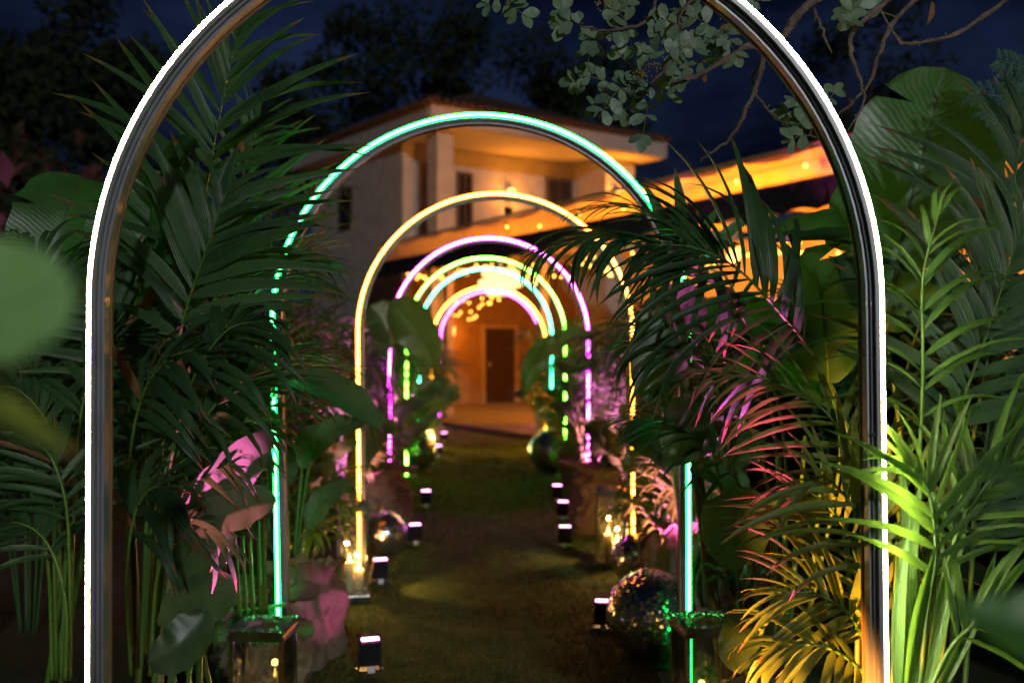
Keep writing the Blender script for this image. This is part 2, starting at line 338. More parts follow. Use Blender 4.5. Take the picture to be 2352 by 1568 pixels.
# ------------------------------------------------------------------ leaf builders
def leaflet_mesh(name, droop, wid, fold, curl, mat, seg=7):
    m = MB(); vs = []; uvs = []; p = Vector((0, 0, 0)); 
    for i in range(seg + 1):
        s = i / seg; a = -droop * s ** 1.4
        if i: p = p + Vector((curl * s / seg, math.cos(a) / seg, math.sin(a) / seg))
        w = wid * (min(1, s * 5 + .18) ** .7) * (max(0, 1 - s ** 2.2)) ** .75 + .0008
        nrm = Vector((0, -math.sin(a), math.cos(a)))
        for u in (-1, 0, 1): vs.append(p + Vector((u * w, 0, 0)) + nrm * (fold * w * (abs(u) - .5))); uvs.append(((u + 1) / 2, s))
    m.add(vs, [(i * 3 + j, i * 3 + j + 1, i * 3 + j + 4, i * 3 + j + 3) for i in range(seg) for j in range(2)], uvs)
    return m.mesh(name, mat)
LEAFS = {}
for key, mat in (("palm", M_PALM), ("light", M_PALM2), ("areca", M_ARECA), ("dry", M_DRY)):
    LEAFS[key + "_flat"] = [leaflet_mesh("leaflet", dr, .040, .35, cu, mat) for cu in (-.75, -.5, -.25, .25, .5, .75) for dr in (.15, .45)]
    LEAFS[key] = [leaflet_mesh("leaflet", dr, .036, .45, cu, mat) for dr in (.25, .6, 1.0, 1.45, 1.9) for cu in (-.06, .07)]
def ortho(Y, Zh):
    Y = Y.normalized(); Z = Zh - Y * Zh.dot(Y)
    if Z.length < 1e-3: Z = Vector((0, -1, 0)) - Y * Vector((0, -1, 0)).dot(Y)
    Z.normalize(); X = Y.cross(Z); return X, Y, Z
def frond(parent, pts, n, L, face, droop=(.5, 1.2), start=.35, a0=62, a1=22, wid=1.0, kind="palm", single=True, rr=None, seed=None, r0=.008, lift=.12, sides=(-1, 1), drop=0.04, mat=None):
    rr = rr or random.Random(seed if seed is not None else R.random())
    N = 44; C = catmull(pts, N); m = MB(); m.tube(C, [r0 * (1 - .8 * i / N) for i in range(N + 1)], 5)
    items = []; flat = -face.normalized().y > .8
    for i in range(n):
        t = start + (1 - start) * (i + .5) / n
        for s in sides:
            if rr.random() < drop: continue
            tt = min(.999, max(0, t + rr.uniform(-.25, .25) / n)); k = tt * N; k0 = min(int(k), N - 1); p = C[k0].lerp(C[k0 + 1], k - k0)
            T = (C[min(k0 + 2, N)] - C[max(k0 - 1, 0)]).normalized(); q = (t - start) / (1 - start)
            Nf = face - T * face.dot(T); Nf.normalize(); S = T.cross(Nf)
            a = rad(a0 + (a1 - a0) * q + rr.uniform(-7, 7)); dr = T * math.cos(a) + S * s * math.sin(a) + Nf * (lift + rr.uniform(-.1, .1))
            ln = L * (.62 + .38 * math.sin(math.pi * min(1, q * 1.15 + .12))) * (1 - .45 * q ** 3) * rr.uniform(.88, 1.08)
            zh = Vector((0, 0, 1)) * .8 + Nf * .45 + Vector((rr.uniform(-.25, .25), rr.uniform(-.25, .25), 0))
            X, Y, Z = ortho(dr, zh); dv = rr.uniform(*droop); vi = min(range(5), key=lambda j: abs((.25, .6, 1.0, 1.45, 1.9)[j] - dv)) * 2 + rr.randrange(2)
            w = ln ** .5 * .62 * wid * rr.uniform(.85, 1.12); me_ = LEAFS[kind][vi]
            if flat:
                X, Y, Z = ortho(dr, Nf + Vector((rr.uniform(-.35, .35), 0, rr.uniform(-.1, .45)))); cl = min(2, int((dv - droop[0]) / max(.01, droop[1] - droop[0]) * 3)); hz = abs(Y.x)
                cl = 0 if hz < .35 else cl; ci = (3 + cl) if X.z < 0 else (2 - cl); me_ = LEAFS[kind + "_flat"][ci * 2 + rr.randrange(2)]
            Mx = Matrix(((X.x * w, Y.x * ln, Z.x * ln, p.x), (X.y * w, Y.y * ln, Z.y * ln, p.y), (X.z * w, Y.z * ln, Z.z * ln, p.z), (0, 0, 0, 1)))
            items.append((LEAFS['dry'][rr.randrange(10)] if (single and kind == 'palm' and rr.random() < .025) else me_, Mx))
    if single:
        fo = m.build("frond", M_STEM, parent)
        for me, Mx in items: link("leaflet", me, fo, Mx)
    else:
        for me, Mx in items:
            m.add([Mx @ v.co for v in me.vertices], [tuple(p.vertices) for p in me.polygons], [((i % 3) / 2, (i // 3) / 7) for i in range(len(me.vertices))])
        fo = m.build("frond", mat or {"palm": M_PALM, "light": M_PALM2, "areca": M_ARECA, "dry": M_DRY}[kind], parent)
    return fo
def blade(parent, pts, width, face, fold=.25, wave=.05, name="leaf", mat=None, shape='banana', seed=0, rib=True, nl=26, nw=5, curl=0.0, tears=0):
    rr = random.Random(seed); C = catmull(pts, nl); m = MB(); vs = []; uvs = []; ph = [rr.uniform(0, 6.28) for _ in range(6)]
    edge = {-1: 0, 1: 0}; ribp = []
    for i in range(nl + 1):
        s = i / nl; T = (C[min(i + 1, nl)] - C[max(i - 1, 0)]).normalized()
        Nf = face - T * face.dot(T); Nf.normalize(); S = T.cross(Nf)
        if shape == 'banana': w = min(1, (s * 3.2 + .05)) ** .6 * max(0, 1 - max(0, (s - .55) / .45) ** 2.2) ** .55
        elif shape == 'round': w = math.sin(math.pi * min(1, .06 + .92 * s)) ** .6
        else: w = math.sin(math.pi * min(1, .03 + .97 * s ** .8)) ** .8
        w = max(w, .015) * width / 2
        for j in range(-nw, nw + 1):
            u = j / nw; wv = wave * width * (math.sin(9 * s + ph[0] + (1 if u > 0 else 2.1)) + .6 * math.sin(21 * s + ph[1] + u)) * u * u
            rip = 1 + .03 * math.sin(37 * s + ph[2]) * (abs(u) > .9)
            off = S * (u * w * rip * math.cos(fold * 1.1 + curl * abs(u))) + Nf * (abs(u) * w * math.sin(fold * 1.1 + curl * abs(u)) + wv)
            vs.append(C[i] + off); uvs.append(((u + 1) / 2, s))
        ribp.append(C[i] - Nf * .0015)
    q = 2 * nw + 1; slit = {}
    for _ in range(tears): slit[(rr.randrange(int(nl * .25), int(nl * .9)), rr.choice((-1, 1)))] = (rr.uniform(.2, .6), rr.uniform(.03, .09) * width)
    def vid(i, j, up):
        u = (j - nw) / nw; k_ = slit.get((i, 1 if u > 0 else -1))
        if not k_ or abs(u) <= k_[0]: return i * q + j
        T = (C[min(i + 1, nl)] - C[max(i - 1, 0)]).normalized(); vs.append(vs[i * q + j] + T * (k_[1] * (abs(u) - k_[0]) / (1 - k_[0]) * (1 if up else -1)) - face * (.25 * k_[1] * (abs(u) - k_[0]) * (1 if up else 0))); uvs.append(uvs[i * q + j]); return len(vs) - 1
    fs = [(vid(i, j, True), vid(i, j + 1, True), vid(i + 1, j + 1, False), vid(i + 1, j, False)) for i in range(nl) for j in range(q - 1)]
    m.add(vs, fs, uvs)
    lo = m.build(name, mat or M_BANANA, parent)
    if rib:
        r = MB(); r.tube(ribp, [max(.0012, .02 * width * (1 - .9 * i / nl)) for i in range(nl + 1)], 5); r.build("midrib", M_STEM, lo)
    return lo
def stem(parent, pts, r0, r1, mat=None, name="stem", k=7):
    C = catmull(pts, 14); m = MB(); m.tube(C, [r0 + (r1 - r0) * i / 14 for i in range(15)], k); return m.build(name, mat or M_STEM, parent)
CAMF = Vector((0, -1, .15)); UP = Vector((0, 0, 1))

# ------------------------------------------------------------------ house, canopy, terrace
U = Vector((.817, .576, 0)).normalized(); Wd = Vector((-U.y, U.x, 0)); HO = Vector((-1.28, 24.7, 0)); HR = Matrix((U, Wd, (0, 0, 1))).transposed()
def H(a, b, z): return HO + U * a + Wd * b + Vector((0, 0, z))
house = thing("house", "pale two storey house with hipped tile roof and corner loggia behind the arches", "house", HO)
def hb(name, a0, a1, b0, b1, z0, z1, mat, parent=None):
    m = MB(); m.box(H((a0 + a1) / 2, (b0 + b1) / 2, (z0 + z1) / 2), a1 - a0, b1 - b0, z1 - z0, HR); return m.build(name, mat, parent or house, False)
wl_ = hb("wall", 0, .3, 1.7, 7.2, 0, 7.0, M_PLASTER)
wb_ = hb("wall", .302, 5.9, 1.7, 1.95, 3.952, 7.0, M_PLASTER); hb("wall", .302, 5.898, 1.702, 1.94, 0, 3.948, M_WARMLIT)
hb("wall", 5.902, 7.0, .35, 7.0, 0, 7.0, M_PLASTER); hb("wall", 7.002, 13, 1.6, 6.8, 0, 5.9, M_PLASTER)
hb("balcony_slab", 0, 5.898, .0, 1.698, 3.95, 4.25, M_PLASTER); hb("pillar", 0, .48, .002, .48, 4.252, 6.998, M_PLASTER); hb("pillar", 0.02, .46, .02, .46, 0, 3.948, M_PLASTER)
hb("fascia", -.5, 7.45, -.52, -.40, 7.05, 7.5, M_PLASTER); hb("fascia", -.52, -.40, -.398, 7.6, 7.05, 7.5, M_PLASTER)
hb("soffit", -.398, 7.4, -.398, 7.6, 7.02, 7.10, M_SOFFIT)
rm = MB(); E = [H(-.62, -.62, 7.503), H(7.6, -.62, 7.503), H(7.6, 7.7, 7.503), H(-.62, 7.7, 7.503)]; T0 = [H(3.3, 3.3, 9.1), H(3.7, 3.8, 9.1)]
rm.add(E + T0, [(0, 1, 5, 4), (1, 2, 5), (2, 3, 4, 5), (3, 0, 4), (0, 3, 2, 1)]); rf = rm.build("roof", M_ROOF, house, False)
tl = MB()
for i in range(34):
    tl.tube([H(-.66, -.62 + i * .245, 7.53), H(-.3, -.5 + i * .24, 7.69)], .085, 6); tl.tube([H(-.62 + i * .245, -.66, 7.53), H(-.5 + i * .24, -.3, 7.69)], .085, 6)
tt_ = tl.build("eave_tiles", M_ROOF, rf); tt_['kind'] = 'stuff'
rm = MB(); E = [H(6.9, 1.1, 6.0), H(13.4, 1.1, 6.0), H(13.4, 7, 6.0), H(6.9, 7, 6.0)]; rm.add(E + [H(8.5, 4, 7.1), H(12, 4, 7.1)], [(0, 1, 5, 4), (1, 2, 5), (2, 3, 4, 5), (3, 0, 4), (0, 3, 2, 1)]); rm.build("roof", M_ROOF, house, False)
def window(a0, a1, b, z0, z1, pane):
    f = MB(); c = H((a0 + a1) / 2, b, (z0 + z1) / 2); w = a1 - a0; h = z1 - z0
    for (x, z, sx, sz) in ((a0, (z0 + z1) / 2, .08, h + .08), (a1, (z0 + z1) / 2, .08, h + .08), ((a0 + a1) / 2, z0, w - .08, .08), ((a0 + a1) / 2, z1, w - .08, .08), ((a0 + a1) / 2, (z0 + z1) / 2, .05, h - .08)):
        f.box(H(x, b, z), sx, .1, sz, HR)
    fo = f.build("window", M_FRAMEW, house, False); p = MB(); p.box(H((a0 + a1) / 2, b, (z0 + z1) / 2), w - .06, .02, h - .06, HR); p.build("pane", pane, fo, False)
window(.72, 1.0, 1.68, 4.5, 6.5, M_LITPANE); window(1.72, 2.15, 1.68, 4.3, 6.35, M_PANE); window(4.8, 5.7, 1.68, 5.3, 6.5, M_PANE)
window(.02, 1.1, 1.62, 1.2, 2.4, M_PANE)
for b in (4.9,):
    f = MB(); f.box(H(-.02, b, 5.6), .06, .8, 1.2, HR); fo = f.build("window", M_FRAMEW, house, False)
    p = MB(); p.box(H(-.055, b, 5.6), .02, .66, 1.06, HR); p.build("pane", M_PANE, fo, False)
# ground-floor door seen down the path
f = MB()
for a in (2.52, 3.66): f.box(H(a, 1.66, 1.1), .1, .14, 2.1, HR)
f.box(H(3.09, 1.66, 2.2), 1.24, .14, .1, HR); df = f.build("door_frame", M_POST, house, False)
f = MB(); f.box(H(3.09, 1.67, 1.1), 1.02, .06, 2.06, HR); dd = f.build("door", M_DOOR, house, False)
for z in (.6, 1.55):
    f = MB(); f.box(H(3.09, 1.63, z), .7, .03, .72, HR); f.build("door_panel", M_DOOR, dd, False)
f = MB(); f.tube([H(2.72, 1.58, .95), H(2.72, 1.58, 1.25)], .018, 6); f.build("door_handle", M_CHROME, dd)
def wall_lamp(p, label, e):
    t = thing("wall_lamp", label, "wall lamp", p, "orange wall lamps of the house")
    m = MB(); m.box(p + U * 0 + Wd * .0, .10, .04, .3, HR); m.tube([p, p - Wd * .14 + UP * .05], .012, 6); m.build("bracket", M_BLACK, t, False)
    q = p - Wd * .16; m = MB(); m.lathe(q, [(.05, -.16), (.09, -.1), (.10, .1), (.06, .16)], 10); m.build("lamp_glass", M_LAMPGL, t)
    m = MB(); m.lathe(q, [(.12, .162), (.02, .24)], 10); m.build("lamp_cap", M_BLACK, t)
    lamp("lamp_light", 'POINT', q - Wd * .25, e, (1, .30, .022), t, .12)
wall_lamp(H(6.25, .33, 5.95), "glowing orange wall lamp on the loggia end wall, above the canopy", 120)
wall_lamp(H(3.4, 1.68, 5.9), "small orange wall lamp on the loggia back wall between two windows", 60)
wall_lamp(H(1.35, 1.62, 2.05), "orange wall lamp beside the ground floor door", 35)

# canopy along the terrace, its long open side facing the path
CA = Vector((-2.75, 25.0, 0)); CE = Vector((.477, -.879, 0)).normalized(); CN = Vector((-CE.y, CE.x, 0)); CL = 15.6; CR = Matrix((CE, CN, (0, 0, 1))).transposed()
def K(s, t, z): return CA + CE * s + CN * t + Vector((0, 0, z))
canopy = thing("terrace_canopy", "orange lit fabric canopy with dark valance over the terrace beside the house", "canopy", CA)
def kb(name, s0, s1, t0, t1, z0, z1, mat, parent=None):
    m = MB(); m.box(K((s0 + s1) / 2, (t0 + t1) / 2, (z0 + z1) / 2), s1 - s0, t1 - t0, z1 - z0, CR); return m.build(name, mat, parent or canopy, False)
# sagging roof fabric in bays
m = MB(); vs = []; uvs = []; NS, NT = 78, 6
for i in range(NS + 1):
    for j in range(NT + 1):
        s = CL * i / NS; t = 5.2 * j / NT; sag = .07 * abs(math.sin(math.pi * s / 1.3)) ; vs.append(K(s, t, 4.12 - sag + .04 * j)); uvs.append((s, t))
m.add(vs, [(i * (NT + 1) + j, i * (NT + 1) + j + 1, (i + 1) * (NT + 1) + j + 1, (i + 1) * (NT + 1) + j) for i in range(NS) for j in range(NT)], uvs); m.build("roof_fabric", M_FABRIC, canopy)
m = MB(); vs = []; uvs = []   # gathered side curtain = the orange band
for i in range(157):
    s = CL * i / 156
    for z, o in ((4.13 , 0), (3.98, .012), (3.84, .02), (3.72, .02)): vs.append(K(s, -.02 - o * math.sin(s * 14) , z)); uvs.append((s, z))
m.add(vs, [(i * 4 + j, i * 4 + j + 1, (i + 1) * 4 + j + 1, (i + 1) * 4 + j) for i in range(156) for j in range(3)], uvs); m.build("side_fabric", M_FABRIC, canopy)
m = MB(); vs = []; uvs = []
for i in range(157):
    s = CL * i / 156
    for z in (3.74, 3.55, 3.34 + .05 * abs(math.sin(s * math.pi / .6))): vs.append(K(s, -.07 - .012 * math.sin(s * 9), z)); uvs.append((s, z))
m.add(vs, [(i * 3 + j, i * 3 + j + 1, (i + 1) * 3 + j + 1, (i + 1) * 3 + j) for i in range(156) for j in range(2)], uvs); m.build("valance", M_VALANCE, canopy)
kb("beam", 0, CL, .02, .12, 3.60, 3.72, M_POST); kb("beam", 0, CL, -.05, -.035, 4.14, 4.19, M_POST)
for s in (2.9, 3.7, 7.6, 11.2, 14.8): kb("post", s, s + .16, .0, .16, .10, 3.598, M_POST)
for s in (1.3, 3.9, 6.5, 9.1, 11.7, 14.3): kb("rafter", s, s + .08, .16, 5.2, 3.80, 3.92, M_POST)
kb("back_wall", 3.2, CL, 5.2, 5.4, .0, 3.9, M_PLASTER)
ter = MB(); ter.box(K(CL / 2 - .5, 2.4, .05), CL, 6.0, .12, CR); to = ter.build("terrace", M_TERR, None, False); to['kind'] = 'structure'
for k, (s, t, e) in enumerate(((3.3, 2.6, 45), (6.6, 2.4, 200), (10.2, 2.4, 380), (13.4, 2.2, 380))):  # pendants added for the orange light under the canopy
    lt = thing("added_pendant_lamp", f"added pendant lamp lighting the canopy orange, {('over the door end','over its second bay','over its third bay','over its end towards the camera')[k]}", "pendant lamp", K(s, t, 3.2), "added pendant lamps under the canopy")
    m = MB(); m.lathe(K(s, t, 3.2), [(.06, -.12), (.12, 0), (.06, .12)], 10); m.build("lamp_globe", M_LAMPGL, lt)
    m = MB(); m.tube([K(s, t, 3.32), K(s, t, 3.9)], .008, 4); m.build("cord", M_WIRE, lt)
    lamp("lamp_light", 'POINT', K(s, t, 2.95), e, (1, .33, .025), lt, .15)
    lamp("lamp_light", 'POINT', K(s, t - .6, 3.75), e * .9, (1, .32, .025), lt, .1)  # second point light without a fitting, added to brighten the fabric
fl = thing("added_floodlight", "small floodlight on the canopy beam, put in to warm the house front", "added_floodlight", K(6.0, .3, 4.2))  # added source that warms the house front, no such lamp known
m = MB(); m.box(K(6.0, .3, 4.36), .16, .12, .12, CR); m.build("housing", M_BLACK, fl, False)
m = MB(); m.tube([K(6.0, .3, 3.85), K(6.0, .3, 4.32)], .02, 6); m.build("bracket", M_BLACK, fl)
m = MB(); m.box(K(5.9, .3, 4.36), .01, .1, .1, CR); m.build("lens", M_AMBERLENS, fl, False)
lamp("added_flood_light", 'SPOT', K(5.8, .3, 4.40), 560, (1, .34, .035), fl, .08, H(3.2, .5, 6.1), 100, .8)
# string lights: three swags near the door end, one net at the camera end
def string(label, p0, p1, n, sag, drops=0):
    t = thing("string_lights", label, "string lights", p0, "fairy light strings under the canopy")
    pts = [p0.lerp(p1, i / 24) - UP * sag * math.sin(math.pi * i / 24) for i in range(25)]
    m = MB(); m.tube(pts, .004, 4); m.build("wire", M_WIRE, t)
    b = MB(); b.lathe((0, 0, 0), [(.004, -.028), (.02, -.012), (.02, .008), (.008, .022)], 6); bm_ = b.mesh("bulb", M_BULB)
    for i in range(n):
        f = (i + .5) / n; p = p0.lerp(p1, f) - UP * (sag * math.sin(math.pi * f) + .03) + Vector((R.uniform(-.05, .05), R.uniform(-.05, .05), R.uniform(-.03, .03) - (R.random() * drops)))
        link("bulb", bm_, t, Matrix.Translation(p - p0)).matrix_parent_inverse = Matrix.Identity(4)
string("dense fairy lights along the valance above the turquoise arch", K(1.2, .25, 3.42), K(5.4, .25, 3.42), 44, .1, .12)
string("fairy lights hung low across the far door end of the terrace", K(.4, 1.4, 3.1), K(4.6, .9, 3.05), 26, .3, .5)
string("fairy lights under the canopy bay behind the amber arch", K(5.5, .5, 3.4), K(9.5, .4, 3.3), 30, .15, .3)
string("fairy light net glowing beside the big banana leaf", K(9.6, .7, 3.35), K(14.6, .6, 3.3), 40, .15, .45)
string("fairy lights laid along the top of the canopy band", K(6, -.06, 4.0), K(14.8, -.06, 3.98), 7, .05, .1)
# chandelier
cp = Wp(1150, 650, 22.3); ch = thing("chandelier", "big glowing white glass chandelier hanging in the terrace end", "chandelier", cp)
for r, z, h in ((.42, .22, .16), (.50, 0, .17), (.34, -.2, .15)):
    m = MB(); m.lathe(cp + UP * z, [(r * .9, -h / 2), (r, -h / 4), (r, h / 4), (r * .85, h / 2)], 24); m.build("glass_tier", M_SHADE, ch)
m = MB(); m.tube([cp + UP * .3, cp + UP * .95], .015, 6); m.build("rod", M_CHROME, ch)
lamp("lamp_light", 'POINT', cp - UP * .5, 20, (1, .5, .12), ch, .2)

# ------------------------------------------------------------------ far trees against the dusk sky
def tree(u, d, h, rx, rz, label, nblob=9, nleaf=420, seed=0, bias=0):
    rr = random.Random(seed); bx = (u - VPX) / F * d; t = thing("tree", label, "tree", (bx, d, 0), "dark trees behind the garden")
    m = MB(); top = Vector((bx + bias, d, h * .72)); m.tube(catmull([Vector((bx, d, -.1)), Vector((bx + .2, d, h * .35)), top], 8), [.28 * (1 - .08 * i) for i in range(9)], 7)
    cr = MB()
    for b in range(nblob):
        an = rr.uniform(0, 6.28); q = rr.uniform(.15, .95); c = Vector((bx + bias + rx * q * math.cos(an), d + rx * .7 * q * math.sin(an), h - rz + rz * rr.uniform(-.85, .9)))
        m.tube([Vector((bx + bias * .6, d, h * rr.uniform(.4, .65))), (top + c) / 2 + Vector((0, 0, -.2)), c], [.10, .06, .02], 5)
        br = rr.uniform(.28, .5) * (rx + rz) / 2
        for i in range(nleaf):
            dv = Vector((rr.gauss(0, 1), rr.gauss(0, 1), rr.gauss(0, .7))); dv = dv.normalized() * br * rr.random() ** .45; p = c + dv
            s = rr.uniform(.10, .24); a = Vector((rr.gauss(0, 1), rr.gauss(0, 1), rr.gauss(0, 1))).normalized(); b2 = a.orthogonal().normalized()
            cr.add([p - a * s, p + b2 * s * .5, p + a * s, p - b2 * s * .5], [(0, 1, 2, 3)])
    m.build("trunk", M_DBARK, t); cr.build("crown", M_TREE, t, False)
tree(-60, 30, 11.5, 2.6, 3.2, "dark broad tree at the picture's upper left corner", 10, 420, 1)
tree(215, 33, 13.6, 2.5, 3.6, "dark pine like tree right of the leftmost one, behind the tall palm", 12, 420, 2)
tree(640, 38, 14.2, 3.2, 3.4, "dark tree with open crown left of the house roof", 10, 360, 3)
tree(1000, 41, 15.6, 4.2, 4.0, "biggest dark tree rising behind the house roof", 16, 420, 4)
tree(1370, 44, 14.5, 3.0, 3.0, "dark tree behind the house's eave, partly hidden by carob leaves", 10, 360, 5)
tree(1985, 36, 14.0, 2.0, 5.2, "tall narrow dark tree behind the bare carob twigs", 12, 420, 6)
tree(2420, 34, 11, 2.6, 3.2, "dark tree at the upper right edge behind the conifer sprig", 10, 360, 7)
def hedge(x, y, L, h, label, seed):
    rr = random.Random(seed); t = thing("hedge", label, "hedge", (x, y, 0)); cr = MB()
    for i in range(7000):
        p = Vector((x + rr.gauss(0, .35) * 1.4, y + rr.uniform(-L, L), h * rr.random() ** .7 + .3 * math.sin(i * .37 + rr.random()))); s = rr.uniform(.08, .2)
        a = Vector((rr.gauss(0, 1), rr.gauss(0, 1), rr.gauss(0, 1))).normalized(); b2 = a.orthogonal().normalized(); cr.add([p - a * s, p + b2 * s * .5, p + a * s, p - b2 * s * .5], [(0, 1, 2, 3)])
    cr.build("foliage", M_TREE, t, False)
    for k in range(7): m = MB(); yy = y - L + 2 * L * (k + .5) / 7; m.tube([(x, yy, 0), (x + .1, yy, h * .8)], [.06, .02], 5); m.build("stem", M_DBARK, t)
hedge(-5.2, 12, 7, 3.3, "dark hedge closing the garden beyond the left plant row", 21)
hedge(-7.5, 20, 6, 4.6, "tall dark hedge further back, left of the house", 22)
hedge(3.0, 9.6, 4.6, 1.75, "dark hedge behind the right plant row, in front of the terrace", 23)

# ------------------------------------------------------------------ near palms (leaflets picked apart)
def cane(parent, u0, d0, u1, v1, d1, r=.011, mat=None, bend=0):
    a = Wp(u0, 795, d0); a.z = .12; b = Wp(u1, v1, d1); c = (a + b) / 2 + Vector((bend, 0, 0)); stem(parent, [a, c, b], r, r * .7, mat, "cane", 6)

pa = thing("palm", "tall kentia palm with upright frond beside the white arch's left post", "palm", (-1.2, 3.35, 0), "palms beside the path")
frond(pa, [Wp(345, 1500, 3.35), Wp(400, 1000, 3.4), Wp(440, 640, 3.38), Wp(492, 330, 3.34), Wp(548, 55, 3.25)], 19, .62, Vector((-.1, -1, .2)), (.5, 1.5), .50, 66, 12, 1.0, "palm", True, seed=11, lift=.05)
frond(pa, [Wp(330, 1520, 3.3), Wp(370, 1050, 3.2), Wp(415, 760, 3.12), Wp(467, 592, 3.08), Wp(520, 440, 3.05)], 15, .50, Vector((.1, -1, .35)), (.4, 1.3), .46, 58, 14, 1.25, "palm", True, seed=12, lift=.0)
frond(pa, [Wp(350, 1500, 3.2), Wp(400, 1075, 3.1), Wp(470, 960, 3.05), Wp(545, 880, 3.08), Wp(640, 820, 3.2), Wp(730, 810, 3.3)], 18, .44, Vector((-.2, -.6, 1)), (.5, 1.5), .36, 50, 14, 1.0, "palm", True, seed=13)
frond(pa, [Wp(320, 1480, 3.35), Wp(300, 1050, 3.35), Wp(290, 860, 3.4), Wp(250, 730, 3.45), Wp(190, 680, 3.5)], 16, .46, Vector((.2, -1, .5)), (.6, 1.6), .45, 60, 20, 1.1, "palm", True, seed=14)
frond(pa, [Wp(345, 1500, 3.1), Wp(385, 1100, 3.0), Wp(440, 880, 2.95), Wp(520, 760, 2.95), Wp(610, 735, 3.0)], 15, .42, Vector((0, -.5, 1)), (1.3, 1.9), .40, 70, 25, 1.25, "palm", True, seed=15)
frond(pa, [Wp(300, 1500, 3.15), Wp(290, 1150, 3.05), Wp(320, 930, 3.0), Wp(380, 830, 2.95), Wp(450, 800, 2.95)], 14, .40, Vector((0, -.6, 1)), (1.2, 1.9), .40, 70, 25, 1.25, "palm", True, seed=16)
frond(pa, [Wp(330, 1500, 3.25), Wp(350, 1200, 3.15), Wp(400, 1080, 3.1), Wp(470, 1030, 3.1), Wp(540, 1040, 3.1)], 13, .36, Vector((0, -.5, 1)), (.8, 1.7), .40, 60, 22, 1.1, "palm", True, seed=17)
frond(pa, [Wp(330, 1500, 3.3), Wp(350, 1250, 3.2), Wp(420, 900, 3.3), Wp(490, 680, 3.35), Wp(540, 590, 3.45), Wp(570, 540, 3.5)], 16, .34, Vector((-.2, -.7, .9)), (.6, 1.5), .45, 55, 15, 1.0, "palm", True, seed=18)
frond(pa, [Wp(345, 1550, 3.05), Wp(360, 1330, 3.0), Wp(400, 1220, 2.95), Wp(450, 1190, 2.95), Wp(500, 1215, 2.95)], 9, .33, Vector((0, -.5, 1)), (1.3, 1.9), .40, 65, 25, 1.2, 'palm', True, seed=19)
frond(pa, [Wp(300, 1550, 3.0), Wp(290, 1330, 2.95), Wp(310, 1180, 2.92), Wp(350, 1120, 2.9), Wp(400, 1130, 2.9)], 10, .36, Vector((0, -.5, 1)), (1.2, 1.9), .40, 65, 25, 1.25, 'palm', True, seed=21)
for (u0, u1, v1, b, r, mt) in ((285, 340, 1050, .02, .012, None), (330, 395, 1060, .0, .012, None), (350, 430, 1010, .02, .011, None), (362, 400, 1250, -.02, .016, M_CANE), (300, 300, 1120, .02, .012, M_CANE), (385, 415, 1200, .0, .010, None), (400, 470, 1040, .01, .009, None)):
    cane(pa, u0, 3.25, u1, v1, 3.2, r, mt, b)
m = MB(); m.tube([Wp(372, 1130, 3.12), Wp(385, 1134, 3.10), Wp(405, 1131, 3.12), Wp(400, 1124, 3.2), Wp(375, 1124, 3.2), Wp(372, 1130, 3.12)], .0025, 5); m.build("binding_string", simple("teal_string", (.03, .35, .4), .6), pa)

pg = thing("palm", "dense dark palm filling in behind the tall left palm's canes", "palm", (-1.35, 3.8, 0), "palms beside the path")
for i, (pts, n, L, f) in enumerate([
    ([Wp(400, 1500, 3.8), Wp(390, 1100, 3.75), Wp(400, 900, 3.7), Wp(450, 760, 3.65), Wp(520, 700, 3.6)], 14, .45, (0, -.6, 1)),
    ([Wp(380, 1500, 3.8), Wp(350, 1150, 3.7), Wp(330, 950, 3.6), Wp(290, 830, 3.55), Wp(230, 790, 3.5)], 14, .42, (0, -.6, 1)),
    ([Wp(400, 1500, 3.8), Wp(430, 1200, 3.75), Wp(480, 1050, 3.7), Wp(540, 980, 3.7), Wp(610, 980, 3.7)], 14, .40, (0, -.6, 1)),
    ([Wp(380, 1500, 3.8), Wp(360, 1300, 3.6), Wp(340, 1150, 3.5), Wp(300, 1050, 3.45), Wp(240, 1030, 3.4)], 14, .40, (0, -.6, 1)),
    ([Wp(390, 1500, 3.9), Wp(400, 1000, 3.9), Wp(430, 750, 3.85), Wp(470, 600, 3.85), Wp(540, 520, 3.85)], 15, .48, (-.1, -1, .4)),
    ([Wp(400, 1500, 3.8), Wp(420, 1300, 3.75), Wp(460, 1180, 3.7), Wp(520, 1130, 3.65), Wp(590, 1150, 3.6)], 12, .36, (0, -.6, 1))]):
    frond(pg, pts, n, L, Vector(f), (.8, 1.8), .36, 62, 20, 1.2, "palm", True, seed=240 + i)

